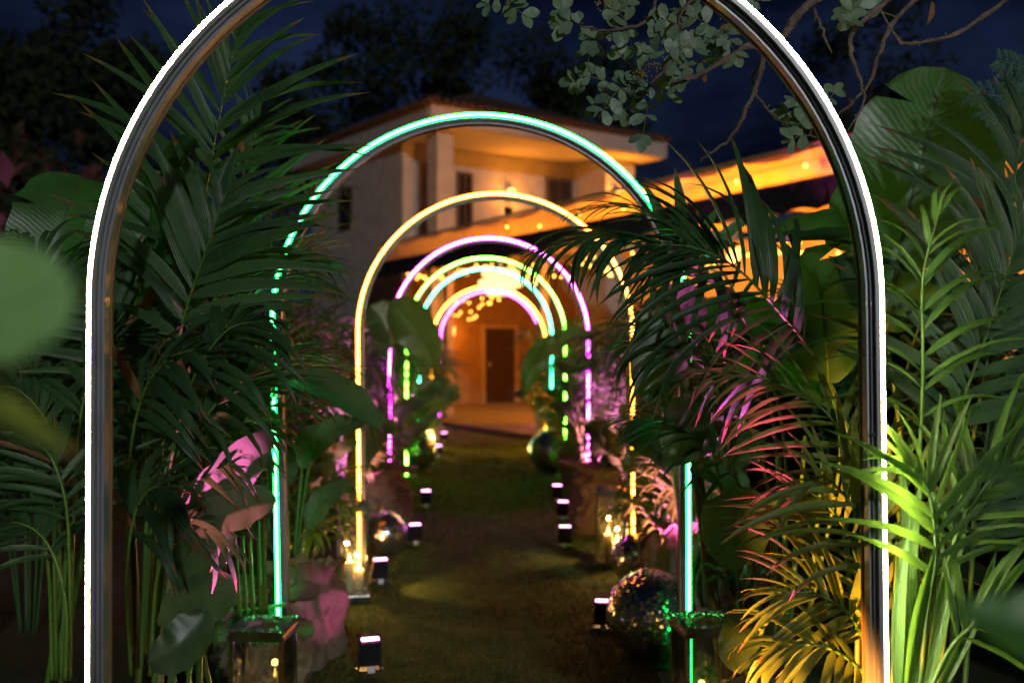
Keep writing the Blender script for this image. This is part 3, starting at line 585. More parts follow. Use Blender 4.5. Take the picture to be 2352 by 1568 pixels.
pb = thing("palm", "dark drooping palm left of the white arch's left post", "palm", (-1.85, 3.4, 0), "palms beside the path")
for i, (pts, n, L) in enumerate([
    ([Wp(140, 1560, 3.4), Wp(150, 1200, 3.4), Wp(120, 1000, 3.35), Wp(50, 900, 3.3), Wp(-40, 880, 3.3)], 15, .42),
    ([Wp(160, 1560, 3.4), Wp(170, 1150, 3.35), Wp(190, 930, 3.3), Wp(240, 800, 3.3), Wp(300, 760, 3.3)], 14, .40),
    ([Wp(120, 1560, 3.3), Wp(110, 1300, 3.25), Wp(70, 1130, 3.2), Wp(0, 1060, 3.2), Wp(-90, 1060, 3.2)], 14, .42),
    ([Wp(160, 1560, 3.2), Wp(160, 1320, 3.1), Wp(150, 1150, 3.05), Wp(110, 1040, 3.05), Wp(40, 1000, 3.1)], 14, .40),
    ([Wp(130, 1560, 3.5), Wp(120, 1000, 3.5), Wp(130, 760, 3.5), Wp(100, 600, 3.55), Wp(40, 540, 3.6)], 15, .42),
    ([Wp(150, 1560, 3.15), Wp(150, 1380, 3.1), Wp(110, 1250, 3.1), Wp(40, 1200, 3.1), Wp(-40, 1230, 3.1)], 12, .36)]):
    frond(pb, pts, n, L, Vector((0, -.6, 1)), (.7, 1.8), .40, 62, 20, 1.15, "palm", True, seed=30 + i)

pc = thing("palm", "green lit palm spilling over the sea green arch's left post", "palm", (-1.35, 4.35, 0), "palms beside the path")
for i, (pts, n, L, f) in enumerate([
    ([Wp(480, 1500, 4.4), Wp(500, 1000, 4.35), Wp(560, 720, 4.3), Wp(650, 610, 4.3), Wp(750, 600, 4.3)], 15, .5, (-.2, -.6, 1)),
    ([Wp(490, 1500, 4.35), Wp(540, 1150, 4.2), Wp(600, 960, 4.1), Wp(660, 880, 4.1), Wp(730, 880, 4.1)], 13, .42, (-.2, -.6, 1)),
    ([Wp(480, 1500, 4.5), Wp(500, 900, 4.6), Wp(540, 600, 4.65), Wp(560, 400, 4.65), Wp(600, 280, 4.6)], 15, .55, (0, -1, .3)),
    ([Wp(470, 1500, 4.5), Wp(470, 900, 4.5), Wp(450, 760, 4.5), Wp(390, 660, 4.5), Wp(310, 640, 4.5)], 14, .5, (0, -.7, .8))]):
    frond(pc, pts, n, L, Vector(f), (.5, 1.5), .42, 58, 16, .95, "palm", True, seed=40 + i)
for u0, u1, v1 in ((590, 560, 1000), (605, 585, 1020), (575, 545, 1050), (618, 600, 1100), (560, 525, 1000), (600, 615, 980)): cane(pc, u0, 4.6, u1, v1, 4.4, .010)

pd = thing("palm", "large arching palm with drooping leaflets beside the sea green arch's right post", "palm", (1.2, 3.75, 0), "palms beside the path")
for i, (pts, n, L, f, dr, wd) in enumerate([
    ([Wp(1840, 1500, 3.7), Wp(1930, 1050, 3.5), Wp(1880, 843, 3.35), Wp(1800, 730, 3.25), Wp(1698, 621, 3.2), Wp(1600, 570, 3.2), Wp(1500, 560, 3.2)], 24, .56, (-.5, -.8, .7), (.5, 1.5), 1.15),
    ([Wp(1800, 1500, 3.8), Wp(1800, 1000, 3.75), Wp(1700, 720, 3.65), Wp(1560, 590, 3.5), Wp(1400, 545, 3.4), Wp(1240, 575, 3.35)], 24, .54, (0, -.3, 1), (1.0, 1.9), 1.15),
    ([Wp(1780, 1500, 3.7), Wp(1760, 1100, 3.6), Wp(1660, 900, 3.5), Wp(1560, 800, 3.45), Wp(1440, 790, 3.45)], 18, .48, (-.2, -.4, 1), (.8, 1.8), 1.0),
    ([Wp(1790, 1500, 3.9), Wp(1780, 1000, 3.9), Wp(1700, 700, 3.9), Wp(1600, 560, 3.9), Wp(1460, 480, 3.9), Wp(1340, 480, 3.9)], 17, .42, (-.1, -.4, 1), (.6, 1.4), .75),
    ([Wp(1790, 1500, 3.8), Wp(1740, 1200, 3.75), Wp(1640, 1040, 3.7), Wp(1540, 970, 3.7), Wp(1430, 960, 3.7)], 16, .38, (-.1, -.4, 1), (.7, 1.6), .8)]):
    frond(pd, pts, n, L, Vector(f), dr, .40, 60, 18, wd, "palm", True, seed=50 + i)
for u0, u1, v1 in ((1760, 1790, 1050), (1790, 1850, 1000), (1810, 1800, 1100), (1740, 1745, 1150), (1830, 1890, 1060)): cane(pd, u0, 3.7, u1, v1, 3.65, .011)

pe = thing("palm", "low amber lit palm with arching fronds in front of the white arch's right post base", "palm", (1.15, 2.95, 0), "palms beside the path")
for i, (pts, n, L, f, dr) in enumerate([
    ([Wp(2010, 1568, 2.95), Wp(1985, 1420, 2.95), Wp(1960, 1260, 2.95), Wp(1890, 1150, 2.95), Wp(1800, 1110, 2.95)], 15, .40, (-.6, -.8, .5), (.4, 1.2)),
    ([Wp(2010, 1568, 2.85), Wp(1990, 1480, 2.85), Wp(1940, 1400, 2.8), Wp(1860, 1360, 2.8), Wp(1780, 1365, 2.8)], 14, .38, (-.4, -.8, .7), (.6, 1.5)),
    ([Wp(2010, 1600, 2.8), Wp(1980, 1540, 2.75), Wp(1910, 1490, 2.7), Wp(1830, 1480, 2.7), Wp(1760, 1510, 2.7)], 13, .34, (-.2, -.7, 1), (.8, 1.7)),
    ([Wp(2010, 1500, 3.0), Wp(1995, 1250, 3.0), Wp(1960, 1050, 3.0), Wp(1880, 930, 3.0), Wp(1760, 870, 3.0), Wp(1660, 860, 3.0)], 18, .40, (-.3, -.7, .9), (.5, 1.3)),
    ([Wp(2015, 1568, 2.7), Wp(2010, 1350, 2.65), Wp(1980, 1200, 2.6), Wp(1900, 1100, 2.6), Wp(1840, 1110, 2.6)], 11, .38, (-.2, -.8, .7), (.6, 1.4))]):
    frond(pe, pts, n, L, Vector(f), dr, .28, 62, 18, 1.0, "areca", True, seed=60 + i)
for u0, u1, v1 in ((1960, 1975, 1250), (1985, 1990, 1300), (2000, 2005, 1200)): cane(pe, u0, 2.95, u1, v1, 2.95, .011, M_CANE)

pf = thing("palm", "bright green palm lit by the white arch's right post", "palm", (1.42, 2.75, 0), "palms beside the path")
for i, (pts, n, L, f, dr, kd, wd) in enumerate([
    ([Wp(2120, 1568, 2.75), Wp(2150, 1200, 2.75), Wp(2200, 960, 2.75), Wp(2262, 780, 2.75), Wp(2320, 600, 2.75), Wp(2360, 480, 2.75)], 20, .48, (-.2, -1, .3), (.3, 1.1), "palm", 1.05),
    ([Wp(2110, 1568, 2.7), Wp(2110, 1150, 2.65), Wp(2120, 850, 2.6), Wp(2120, 640, 2.6), Wp(2160, 480, 2.6)], 12, .38, (0, -.5, 1), (1.2, 1.9), "light", .85),
    ([Wp(2120, 1568, 2.6), Wp(2160, 1350, 2.55), Wp(2220, 1180, 2.5), Wp(2300, 1080, 2.5), Wp(2380, 1050, 2.5)], 14, .40, (-.2, -.8, .8), (.5, 1.4), "light", .8),
    ([Wp(2130, 1568, 2.8), Wp(2180, 1300, 2.85), Wp(2270, 1120, 2.9), Wp(2380, 1000, 2.9)], 14, .45, (-.2, -.9, .5), (.4, 1.3), "palm", 1.05),
    ([Wp(2110, 1600, 2.6), Wp(2130, 1400, 2.55), Wp(2150, 1260, 2.5), Wp(2130, 1120, 2.5), Wp(2080, 1060, 2.5)], 12, .36, (.1, -1, .5), (.5, 1.5), "light", .85),
    ([Wp(2130, 1600, 2.5), Wp(2190, 1480, 2.45), Wp(2270, 1420, 2.4), Wp(2370, 1400, 2.4)], 11, .36, (-.1, -.8, .8), (.5, 1.3), "light", .8),
    ([Wp(2150, 1600, 3.0), Wp(2220, 1100, 3.05), Wp(2290, 700, 3.1), Wp(2330, 420, 3.1), Wp(2350, 260, 3.1)], 15, .5, (-.2, -1, .3), (.5, 1.3), "palm", 1.2)]):
    frond(pf, pts, n, L, Vector(f), dr, .36, 52, 14, wd, kd, True, seed=70 + i)
for u0, u1, v1, b in ((2060, 2075, 1100, .0), (2075, 2110, 1050, .01), (2090, 2140, 1000, .02), (2055, 2060, 1200, -.01), (2110, 2170, 1020, .0), (2130, 2200, 1060, .02), (2150, 2120, 1150, .0), (2170, 2240, 1150, .01)): cane(pf, u0, 2.72, u1, v1, 2.7, .009, None, b)
# long upright sword leaves among the canes
for i, (u0, u1, v1, d) in enumerate(((2070, 2060, 1000, 2.62), (2100, 2120, 1060, 2.6), (2120, 2230, 1130, 2.55), (2080, 2150, 1250, 2.5), (2060, 2090, 1180, 2.56), (2140, 2290, 1260, 2.5))):
    a = Wp(u0, 1620, d); b = Wp(u1, v1, d - .05); c = a.lerp(b, .55) + Vector((R.uniform(-.03, .03), 0, 0)); blade(pf, [a, c, b], .035, Vector((-.3, -1, .2)), .4, .0, "leaf", M_PALM2, 'lance', 80 + i, False, 14, 2)

# ------------------------------------------------------------------ banana and strelitzia plants near the camera
def bplant(name, label, cat, base, leaves, group, mat=None, stem_r=.011):
    t = thing(name, label, cat, base, group)
    for i, L in enumerate(leaves):
        pts, w, f = L[0], L[1], Vector(L[2]); kw = L[3] if len(L) > 3 else {}
        b0 = Vector(base) + Vector((R.uniform(-.05, .05), R.uniform(-.05, .05), .15)); mid = b0.lerp(pts[0], .6); mid.z += .12
        if kw.pop('nostem', False) is False: stem(t, [b0, mid, pts[0]], stem_r, stem_r * .55)
        blade(t, pts, w, f, mat=kw.pop('mat', mat), seed=len(label) * 3 + i, **kw)
    return t
px = lambda w, d: w * d / F
bplant("banana_plant", "banana plant with big rounded leaves behind the tall left palm", "banana plant", (-1.75, 4.0, 0), [
    ([Wp(120, 800, 3.95), Wp(135, 600, 3.95), Wp(160, 470, 4.0), Wp(185, 405, 4.1)], px(230, 4), (.15, -1, .2), dict(fold=.25, wave=.03, tears=3)),
    ([Wp(290, 760, 3.75), Wp(320, 600, 3.75), Wp(355, 480, 3.8), Wp(390, 400, 3.85)], px(255, 3.75), (.2, -1, .25), dict(fold=.25, wave=.03, tears=4)),
    ([Wp(330, 620, 3.5), Wp(350, 470, 3.4), Wp(375, 385, 3.3), Wp(415, 345, 3.15), Wp(456, 338, 3.05)], px(70, 3.3), (.75, -.1, .7), dict(fold=.75, wave=.04)),
    ([Wp(230, 900, 3.7), Wp(210, 780, 3.6), Wp(190, 700, 3.6)], px(150, 3.6), (0, -1, .3), dict(fold=.3))], "banana plants")
bplant("strelitzia", "strelitzia with pink lit leaf and dark lower leaves before the sea green arch's left post", "strelitzia", (-1.08, 3.8, 0), [
    ([Wp(425, 1210, 3.0), Wp(470, 1140, 3.0), Wp(540, 1070, 3.02), Wp(622, 992, 3.05)], px(125, 3.0), (.55, -.75, -.3), dict(fold=.2, wave=.03)),
    ([Wp(430, 1225, 2.98), Wp(500, 1190, 2.98), Wp(570, 1165, 3.0), Wp(636, 1150, 3.0)], px(110, 3.0), (.1, -.75, .6), dict(fold=.2, wave=.04)),
    ([Wp(390, 1320, 3.1), Wp(440, 1290, 3.08), Wp(500, 1262, 3.05), Wp(540, 1265, 3.05)], px(125, 3.08), (.2, -.9, .4), dict(fold=.15, wave=.05)),
    ([Wp(375, 1440, 3.05), Wp(430, 1395, 3.02), Wp(490, 1365, 3.0), Wp(548, 1335, 3.0)], px(120, 3.02), (.35, -.9, .3), dict(fold=.2, wave=.05)),
    ([Wp(480, 1400, 3.0), Wp(445, 1450, 2.98), Wp(400, 1495, 2.96), Wp(340, 1520, 2.95)], px(110, 2.98), (.1, -.9, .4), dict(fold=.2, wave=.05)),
    ([Wp(480, 1215, 3.85), Wp(530, 1225, 3.9), Wp(590, 1235, 3.95)], px(60, 3.9), (.1, -.5, .9), dict(fold=.5, wave=.05))], "strelitzias", M_STREL)
bplant("strelitzia", "strelitzia with one long leaf crossing in front of the amber arch's left post", "strelitzia", (-1.25, 4.2, 0), [
    ([Wp(570, 880, 4.0), Wp(680, 870, 3.95), Wp(780, 910, 3.9), Wp(875, 988, 3.85)], px(110, 3.9), (.3, -.55, .8), dict(fold=.25, wave=.03)),
    ([Wp(500, 960, 4.3), Wp(560, 955, 4.3), Wp(610, 965, 4.35), Wp(652, 985, 4.4)], px(80, 4.3), (.2, -.6, .8), dict(fold=.3, wave=.03)),
    ([Wp(560, 1110, 4.4), Wp(550, 1000, 4.4), Wp(560, 900, 4.4)], px(90, 4.4), (.5, -.9, .2), dict(fold=.3))], "strelitzias", M_STREL)
bplant("banana_plant", "banana plant with huge upright leaf behind the white arch's right post", "banana plant", (1.75, 3.95, 0), [
    ([Wp(2035, 760, 3.70), Wp(2070, 560, 3.70), Wp(2115, 370, 3.70), Wp(2172, 158, 3.75)], px(370, 3.70), (-.1, -1, .15), dict(fold=.22, wave=.03, nw=8, nl=40, tears=7)),
    ([Wp(1955, 560, 3.55), Wp(1900, 550, 3.55), Wp(1830, 552, 3.55), Wp(1757, 558, 3.55)], px(130, 3.55), (0, -.75, .7), dict(fold=.5, wave=.04, curl=.6)),
    ([Wp(1905, 880, 3.85), Wp(1895, 760, 3.75), Wp(1880, 650, 3.70), Wp(1850, 570, 3.65)], px(230, 3.75), (-.1, -1, .15), dict(fold=.2, wave=.035, tears=4)),
    ([Wp(1860, 780, 3.90), Wp(1770, 745, 3.85), Wp(1690, 735, 3.85), Wp(1615, 745, 3.85)], px(150, 3.85), (.05, -.7, .7), dict(fold=.2, wave=.03)),
    ([Wp(1930, 930, 3.90), Wp(1840, 880, 3.85), Wp(1760, 850, 3.85), Wp(1690, 850, 3.85)], px(140, 3.85), (.05, -.7, .7), dict(fold=.2, wave=.03))], "banana plants")
bplant("strelitzia", "strelitzia with broad hanging leaf right of the path's middle", "strelitzia", (1.15, 4.2, 0), [
    ([Wp(1600, 660, 3.5), Wp(1555, 720, 3.45), Wp(1520, 800, 3.42), Wp(1490, 928, 3.4)], px(150, 3.45), (-.2, -.95, .15), dict(fold=.25, wave=.035, tears=2)),
    ([Wp(1600, 900, 3.7), Wp(1575, 980, 3.68), Wp(1555, 1070, 3.66)], px(110, 3.7), (-.3, -.9, .1), dict(fold=.3, wave=.04)),
    ([Wp(1585, 1075, 4.0), Wp(1630, 1085, 4.0), Wp(1680, 1105, 4.0), Wp(1722, 1135, 4.0)], px(70, 4.0), (-.5, -.5, .6), dict(fold=.25, wave=.05)),
    ([Wp(1720, 1290, 3.5), Wp(1700, 1220, 3.45), Wp(1690, 1160, 3.42), Wp(1690, 1120, 3.4)], px(200, 3.45), (.05, -.9, .35), dict(fold=.15, wave=.03, shape='round')),
    ([Wp(1730, 1400, 3.3), Wp(1710, 1440, 3.2), Wp(1695, 1490, 3.15), Wp(1700, 1545, 3.1)], px(95, 3.2), (-.3, -.9, .2), dict(fold=.3, wave=.04))], "strelitzias", M_STREL)
cd = thing("cordyline", "cordyline with stiff pointed green blades under the sea green arch's right shoulder", "cordyline", (1.05, 4.35, 0)); 
stem(cd, [Vector((1.05, 4.35, 0)), Wp(1580, 900, 4.3), Wp(1575, 640, 4.25)], .03, .016, M_CANE, "trunk")
for i, (u, v, w, df) in enumerate(((1478, 420, 34, 0), (1550, 385, 36, -.05), (1602, 480, 30, -.1), (1652, 476, 30, .05), (1742, 492, 30, 0), (1450, 540, 26, -.1), (1500, 460, 26, .15), (1700, 560, 30, -.15), (1540, 520, 26, .2), (1620, 560, 28, -.2))):
    b = Wp(1575 + (u - 1575) * .12, 625, 4.25); e = Wp(u, v, 4.25 + df); c = b.lerp(e, .5) + Vector((0, 0, .04)); blade(cd, [b, c, e], px(w, 4.25), Vector((R.uniform(-.4, .4), -1, .2)), .45, .01, "leaf", M_PALM, 'lance', 120 + i, False, 12, 2)
# tropical red-green plant by the right lantern
cr_ = thing("cordyline", "small cordyline with pink lit blades above the right lantern", "cordyline", (1.15, 4.2, .0))
stem(cr_, [Vector((1.15, 4.2, 0)), Wp(1690, 1420, 4.1), Wp(1690, 1360, 4.1)], .012, .008, M_CANE, "trunk")
for i in range(11):
    a = R.uniform(0, 6.28); b = Wp(1690, 1365 + R.uniform(-10, 15), 4.1); e = b + Vector((math.cos(a) * R.uniform(.1, .2), math.sin(a) * .12, R.uniform(.02, .2))); c = b.lerp(e, .5) + Vector((0, 0, .05)); blade(cr_, [b, c, e], .03, UP + Vector((0, -.6, 0)), .3, .02, "leaf", M_STREL, 'lance', 140 + i, False, 10, 2)
# out-of-focus plants close to the lens
nb = thing("banana_plant", "blurred green banana leaf close to the lens at the picture's left edge", "banana plant", (-.62, .62, 0), "banana plants")
stem(nb, [Vector((-.62, .62, 0)), Vector((-.60, .62, .9)), Wp(-330, 800, .62)], .012, .006)
blade(nb, [Wp(-330, 800, .62), Wp(-130, 735, .62), Wp(40, 690, .62), Wp(165, 640, .62)], .085, Vector((.3, -1, .2)), .3, .05, "leaf", M_FLASHLIT, 'banana', 3)
stem(nb, [Wp(-40, 960, .66), Wp(60, 770, .68), Wp(190, 660, .7)], .0045, .003, M_STEM, "leaf_rim")
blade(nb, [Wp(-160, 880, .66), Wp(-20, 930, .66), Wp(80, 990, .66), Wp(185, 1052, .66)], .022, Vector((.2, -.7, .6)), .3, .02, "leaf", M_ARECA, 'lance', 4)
nr_ = thing("banana_plant", "blurred leaf close to the lens at the picture's lower right corner", "banana plant", (.46, .68, 0), "banana plants")
stem(nr_, [Vector((.46, .68, 0)), Vector((.47, .68, .9)), Wp(2560, 1490, .68)], .01, .006)
blade(nr_, [Wp(2560, 1490, .68), Wp(2420, 1450, .68), Wp(2300, 1430, .68), Wp(2190, 1395, .68)], .05, Vector((0, -.9, .45)), .25, .04, "leaf", M_BANANA, 'lance', 5)
blade(nr_, [Wp(2560, 1330, .75), Wp(2430, 1180, .75), Wp(2300, 1085, .75), Wp(2190, 1040, .75)], .022, Vector((0, -.9, .45)), .25, .04, "leaf", M_PALM, 'lance', 6)

# ------------------------------------------------------------------ carob tree hanging in from above
ct = thing("carob_tree", "carob tree branches with rounded grey green leaves hanging over the white arch", "tree", (3.1, 3.6, 0))
m = MB(); m.tube(catmull([Vector((3.1, 3.6, 0)), Vector((3.0, 3.55, 1.8)), Vector((2.6, 3.4, 3.2)), Vector((1.9, 3.25, 3.7))], 16), [.16 * (1 - .045 * i) for i in range(17)], 9); m.build("trunk", M_BARK, ct)
def crook(pts, n, amp, seed):
    rr = random.Random(seed); C = catmull(pts, n); return [p + Vector((rr.uniform(-amp, amp), rr.uniform(-amp, amp), rr.uniform(-amp, amp))) for p in C]
BR = {}
def branch(key, pts, r0, r1, n=22, amp=.004):
    C = crook(pts, n, amp, len(BR) + 5); mm = MB(); mm.tube(C, [(r0 + (r1 - r0) * i / n) * (1 + .18 * math.sin(i * 2.3)) for i in range(n + 1)], 6)
    rr = random.Random(len(BR))
    for i in range(2, n, 2):   # buds and spur twigs
        if rr.random() < .7: dv = Vector((rr.uniform(-1, 1), rr.uniform(-.5, .5), rr.uniform(-1, 1))).normalized(); mm.tube([C[i], C[i] + dv * rr.uniform(.006, .02)], [.003, .0018], 4)
    BR[key] = mm.build("branch", M_BARK, ct); return C
b0 = branch("a", [Vector((1.9, 3.25, 3.7)), Wp(2120, -160, 3.2), Wp(1860, 5, 3.2), Wp(1790, 90, 3.2), Wp(1720, 105, 3.15), Wp(1630, 160, 3.1), Wp(1545, 190, 3.1)], .022, .006)
b1 = branch("b", [Wp(1760, 110, 3.15), Wp(1735, 200, 3.15), Wp(1690, 300, 3.15), Wp(1650, 340, 3.15), Wp(1607, 372, 3.15)], .011, .003)
b2 = branch("c", [Wp(1700, -120, 3.1), Wp(1575, 20, 3.1), Wp(1560, 90, 3.08), Wp(1535, 150, 3.05), Wp(1490, 195, 3.02)], .009, .005)
b3 = branch("d", [Wp(2240, -150, 3.15), Wp(1990, 40, 3.1), Wp(1955, 110, 3.1), Wp(1965, 160, 3.1), Wp(1985, 230, 3.1), Wp(1948, 300, 3.1)], .010, .003)
b4 = branch("e", [Wp(2300, -160, 3.2), Wp(2080, 20, 3.15), Wp(2025, 110, 3.15), Wp(1990, 200, 3.15), Wp(1940, 250, 3.15), Wp(1890, 280, 3.15)], .010, .003)
b5 = branch("f", [Wp(2460, -120, 3.1), Wp(2303, 5, 3.05), Wp(2200, 75, 3.05), Wp(2110, 98, 3.05), Wp(2065, 92, 3.05), Wp(2020, 20, 3.05)], .010, .003)
b6 = branch("g", [Wp(1760, 120, 3.2), Wp(1730, 190, 3.2), Wp(1770, 260, 3.2), Wp(1830, 300, 3.2), Wp(1880, 318, 3.2)], .005, .002)
b7 = branch("h", [Wp(1870, 20, 3.15), Wp(1890, 70, 3.12), Wp(1912, 120, 3.1)], .006, .003, 10)
b8 = branch("i", [Wp(1500, -120, 3.1), Wp(1500, 30, 3.1), Wp(1410, 70, 3.08), Wp(1330, 60, 3.05)], .007, .003)
b9 = branch("j", [Wp(1260, -140, 3.1), Wp(1200, -30, 3.1), Wp(1160, 10, 3.1)], .006, .003)
def carob_leaf(k):
    m = MB(); vs = []; uvs = []; rr = random.Random(k)
    for i in range(7):
        s = i / 6; w = [.03, .18, .26, .30, .31, .24, .03][i] * (1 + .08 * math.sin(i * 2 + k)); z = -.12 * s * s * (1 if k % 2 else .3)
        y = s if i < 6 else .97
        for u in (-1, 0, 1): vs.append((u * w, y + (.02 if (i == 6 and u) else 0), z + .12 * abs(u) * w + .02 * math.sin(3 * s + u * 2 + k))); uvs.append(((u + 1) / 2, s))
    m.add(vs, [(i * 3 + j, i * 3 + j + 1, i * 3 + j + 4, i * 3 + j + 3) for i in range(6) for j in range(2)], uvs); return m.mesh("leaf", M_CAROB)
CL_ = [carob_leaf(k) for k in range(4)]
def spray(key, p0, p1, n, size, seed, dry=False):
    "a pinnate carob leaf: thin stalk with paired rounded leaflets"
    rr = random.Random(seed); par = BR[key]; mid = p0.lerp(p1, .5) + Vector((rr.uniform(-.02, .02), rr.uniform(-.03, .03), .012)); C = catmull([p0, mid, p1], 10); m = MB(); m.tube(C, [.0022 - .0001 * i for i in range(11)], 4); m.build("twig", M_CANE, par)
    for i in range(n):
        t = (i + .6) / n; p = C[min(9, int(t * 10))].lerp(C[min(10, int(t * 10) + 1)], .3); T = (p1 - p0).normalized(); S = T.cross(Vector((0, -1, 0))).normalized()
        for s in ((-1, 1) if i < n - 1 else (-1, 1, 0)):
            if rr.random() < .07: continue
            dr = T * (.45 if s else 1) + S * s * .85 + Vector((rr.uniform(-.3, .3), rr.uniform(-.45, .35), rr.uniform(-.3, .2))); X, Y, Z = ortho(dr, Vector((rr.uniform(-.6, .6), -1, rr.uniform(-.1, .9)))); q = size * rr.uniform(.72, 1.15)
            Mx = Matrix(((X.x * q, Y.x * q, Z.x * q, p.x), (X.y * q, Y.y * q, Z.y * q, p.y), (X.z * q, Y.z * q, Z.z * q, p.z), (0, 0, 0, 1))); link("leaf", CL_[rr.randrange(4)], par, Mx)
SP = [("c", 1490, 195, 1475, 320, 4), ("c", 1500, 190, 1430, 260, 3), ("c", 1480, 190, 1395, 195, 4), ("c", 1520, 165, 1580, 150, 3), ("c", 1500, 200, 1545, 225, 3), ("c", 1540, 130, 1600, 110, 3), ("c", 1480, 200, 1440, 205, 3),
      ("c", 1470, 180, 1360, 250, 4), ("c", 1480, 170, 1420, 120, 3), ("c", 1400, 190, 1315, 190, 3), ("c", 1430, 200, 1375, 270, 3), ("i", 1450, 60, 1355, 95, 3), ("i", 1440, 55, 1400, 20, 3), ("i", 1360, 60, 1350, 150, 3), ("i", 1420, 60, 1465, 120, 3), ("i", 1340, 55, 1285, 60, 3), ("i", 1330, 55, 1290, 20, 3), ("i", 1400, 60, 1440, 0, 2), ("i", 1480, 40, 1530, 70, 3),
      ("a", 1600, 80, 1660, 95, 2), ("a", 1630, 60, 1580, 40, 3), ("a", 1660, 60, 1690, 130, 3), ("a", 1600, 40, 1560, 20, 3), ("a", 1650, 90, 1640, 130, 3), ("a", 1580, 90, 1550, 130, 3), ("a", 1560, 150, 1500, 120, 3), ("a", 1620, 140, 1560, 185, 3), ("a", 1680, 60, 1720, 30, 3),
      ("g", 1840, 300, 1825, 240, 4), ("g", 1850, 300, 1800, 260, 3), ("g", 1850, 310, 1810, 325, 2), ("g", 1830, 290, 1870, 245, 3), ("e", 1890, 280, 1925, 205, 3), ("e", 1895, 270, 1860, 230, 2), ("d", 1960, 60, 1930, 30, 3), ("d", 1960, 60, 1975, 10, 3), ("e", 2060, 40, 1990, 10, 2), ("j", 1170, 0, 1210, 40, 2), ("j", 1165, 0, 1120, 15, 2), ("a", 1700, 20, 1750, 0, 3), ("c", 1560, 60, 1500, 60, 3)]
for i, (k, u0, v0, u1, v1, n) in enumerate(SP):
    d = 3.05 + (i % 5) * .05; spray(k, Wp(u0, v0, d), Wp(u1, v1, d + .02), n + (i % 2), .052, 300 + i)
for k, u, v in (("c", 1458, 190), ("c", 1475, 170), ("a", 1690, 40), ("a", 1672, 60), ("i", 1385, 8), ("a", 1755, 95), ("c", 1500, 150)):
    rr = random.Random(u); m = MB(); c = Wp(u, v, 3.04)
    for i in range(26): p = c + Vector((rr.gauss(0, .016), rr.gauss(0, .006), rr.gauss(0, .008))); m.lathe(p, [(.0008, -.003), (.003, 0), (.0008, .003)], 5)
    m.build("flower_cluster", M_FLOWER, BR[k])
for i, (k, u0, v0, u1, v1) in enumerate((("f", 2140, 5, 2128, 60), ("a", 1620, 190, 1600, 160))):
    blade(BR[k], [Wp(u0, v0, 3.12), Wp((u0 + u1) / 2 + 5, (v0 + v1) / 2, 3.12), Wp(u1, v1, 3.12)], .02, CAMF, .5, .1, "dry_leaf", M_DRY, 'lance', i, False, 8, 2)
# conifer sprig upper right
cs = thing("conifer", "feathery blue green conifer branch at the upper right edge", "conifer", (2.05, 3.5, 0)); cm = MB(); rr = random.Random(9)
stem(cs, [Vector((2.05, 3.5, 0)), Vector((2.03, 3.5, 1.5)), Wp(2420, 300, 3.5)], .03, .012, M_BARK, "trunk")
def spriglet(p, d, L, lev):
    n = 9; pts = [p + d * (L * i / n) + Vector((0, 0, -.02 * L * i * i / n)) for i in range(n + 1)]; cm.tube(pts, [.0045 * L / .3 * (1 - .07 * i) + .0013 for i in range(n + 1)], 4)
    if lev > 0:
        for i in range(1, n + 1):
            for s in (-1, 1):
                side = d.cross(Vector((0, -1, 0))).normalized() * s; spriglet(pts[i], (d * .8 + side * .75 + Vector((rr.uniform(-.15, .15), rr.uniform(-.3, .3), rr.uniform(-.1, .1)))).normalized(), L * (.36 - .02 * i), lev - 1)
for (u, v, a, L) in ((2420, 260, 158, .30), (2400, 330, 145, .26), (2440, 200, 150, .26), (2400, 400, 200, .22), (2440, 300, 130, .30)):
    spriglet(Wp(u, v, 3.45), Vector((math.cos(rad(a)), -.1, math.sin(rad(a)))), L, 2)
cm.build("foliage", M_CONIF, cs)

# ------------------------------------------------------------------ burlap sacks
from mathutils import noise as mnoise
def sack(label, c, r, h, seed, lean=(0, 0), flare=1.15, squash=1.0):
    t = thing("burlap_sack", label, "burlap sack", c, "burlap wrapped plant pots"); rr = random.Random(seed); ph = [rr.uniform(0, 6.28) for _ in range(8)]; so = Vector((seed * 3.7, seed * 1.3, 0)); m = MB(); nk, nz_ = 120, 56; vs = []; uvs = []
    for i in range(nz_ + 1):
        s = i / nz_
        base = 1.22 - .30 * s + .20 * math.sin(s * 3.0) if s < .75 else (1.22 - .225 + .20 * math.sin(2.25)) * (1 - .30 * math.sin(math.pi * (s - .75) / .25)) * (1 + (flare - 1) * (s - .75) / .25)
        for j in range(nk):
            a = 2 * math.pi * j / nk; d3 = Vector((math.cos(a) * 1.5, math.sin(a) * 1.5, s * 2.6)) + so
            rid = sum((1 - abs(mnoise.noise(d3 * f + Vector((0, f, 0))))) ** 3 * w for f, w in ((1.1, .16), (2.1, .11), (4.3, .05)))
            big = mnoise.noise(d3 * .8) * .30
            pl = .05 * math.sin(9 * a + ph[0] + 3 * s + 2 * mnoise.noise(d3)) * (.3 + s)
            q = r * base * (.86 + big + rid + pl); z = h * (s ** .95 + (.10 * mnoise.noise(d3 * .9 + Vector((5, 0, 0))) + .05 * mnoise.noise(d3 * 2.5)) * s)
            vs.append(Vector(c) + Vector((q * math.cos(a) + lean[0] * s * h, squash * q * math.sin(a) + lean[1] * s * h, max(.008, z)))); uvs.append((j / nk * 6, s * 4))
    m.add(vs, [(i * nk + j, i * nk + (j + 1) % nk, (i + 1) * nk + (j + 1) % nk, (i + 1) * nk + j) for i in range(nz_) for j in range(nk)], uvs); m.build("cloth", M_SACK, t)
    p = MB(); p.lathe(Vector(c) + Vector((lean[0] * h * .7, lean[1] * h * .7, 0)), [(r * .45, .01), (r * .5, h * .3), (r * .5, h * .66)], 16); p.build("soil", M_GROUND, t)
    return t
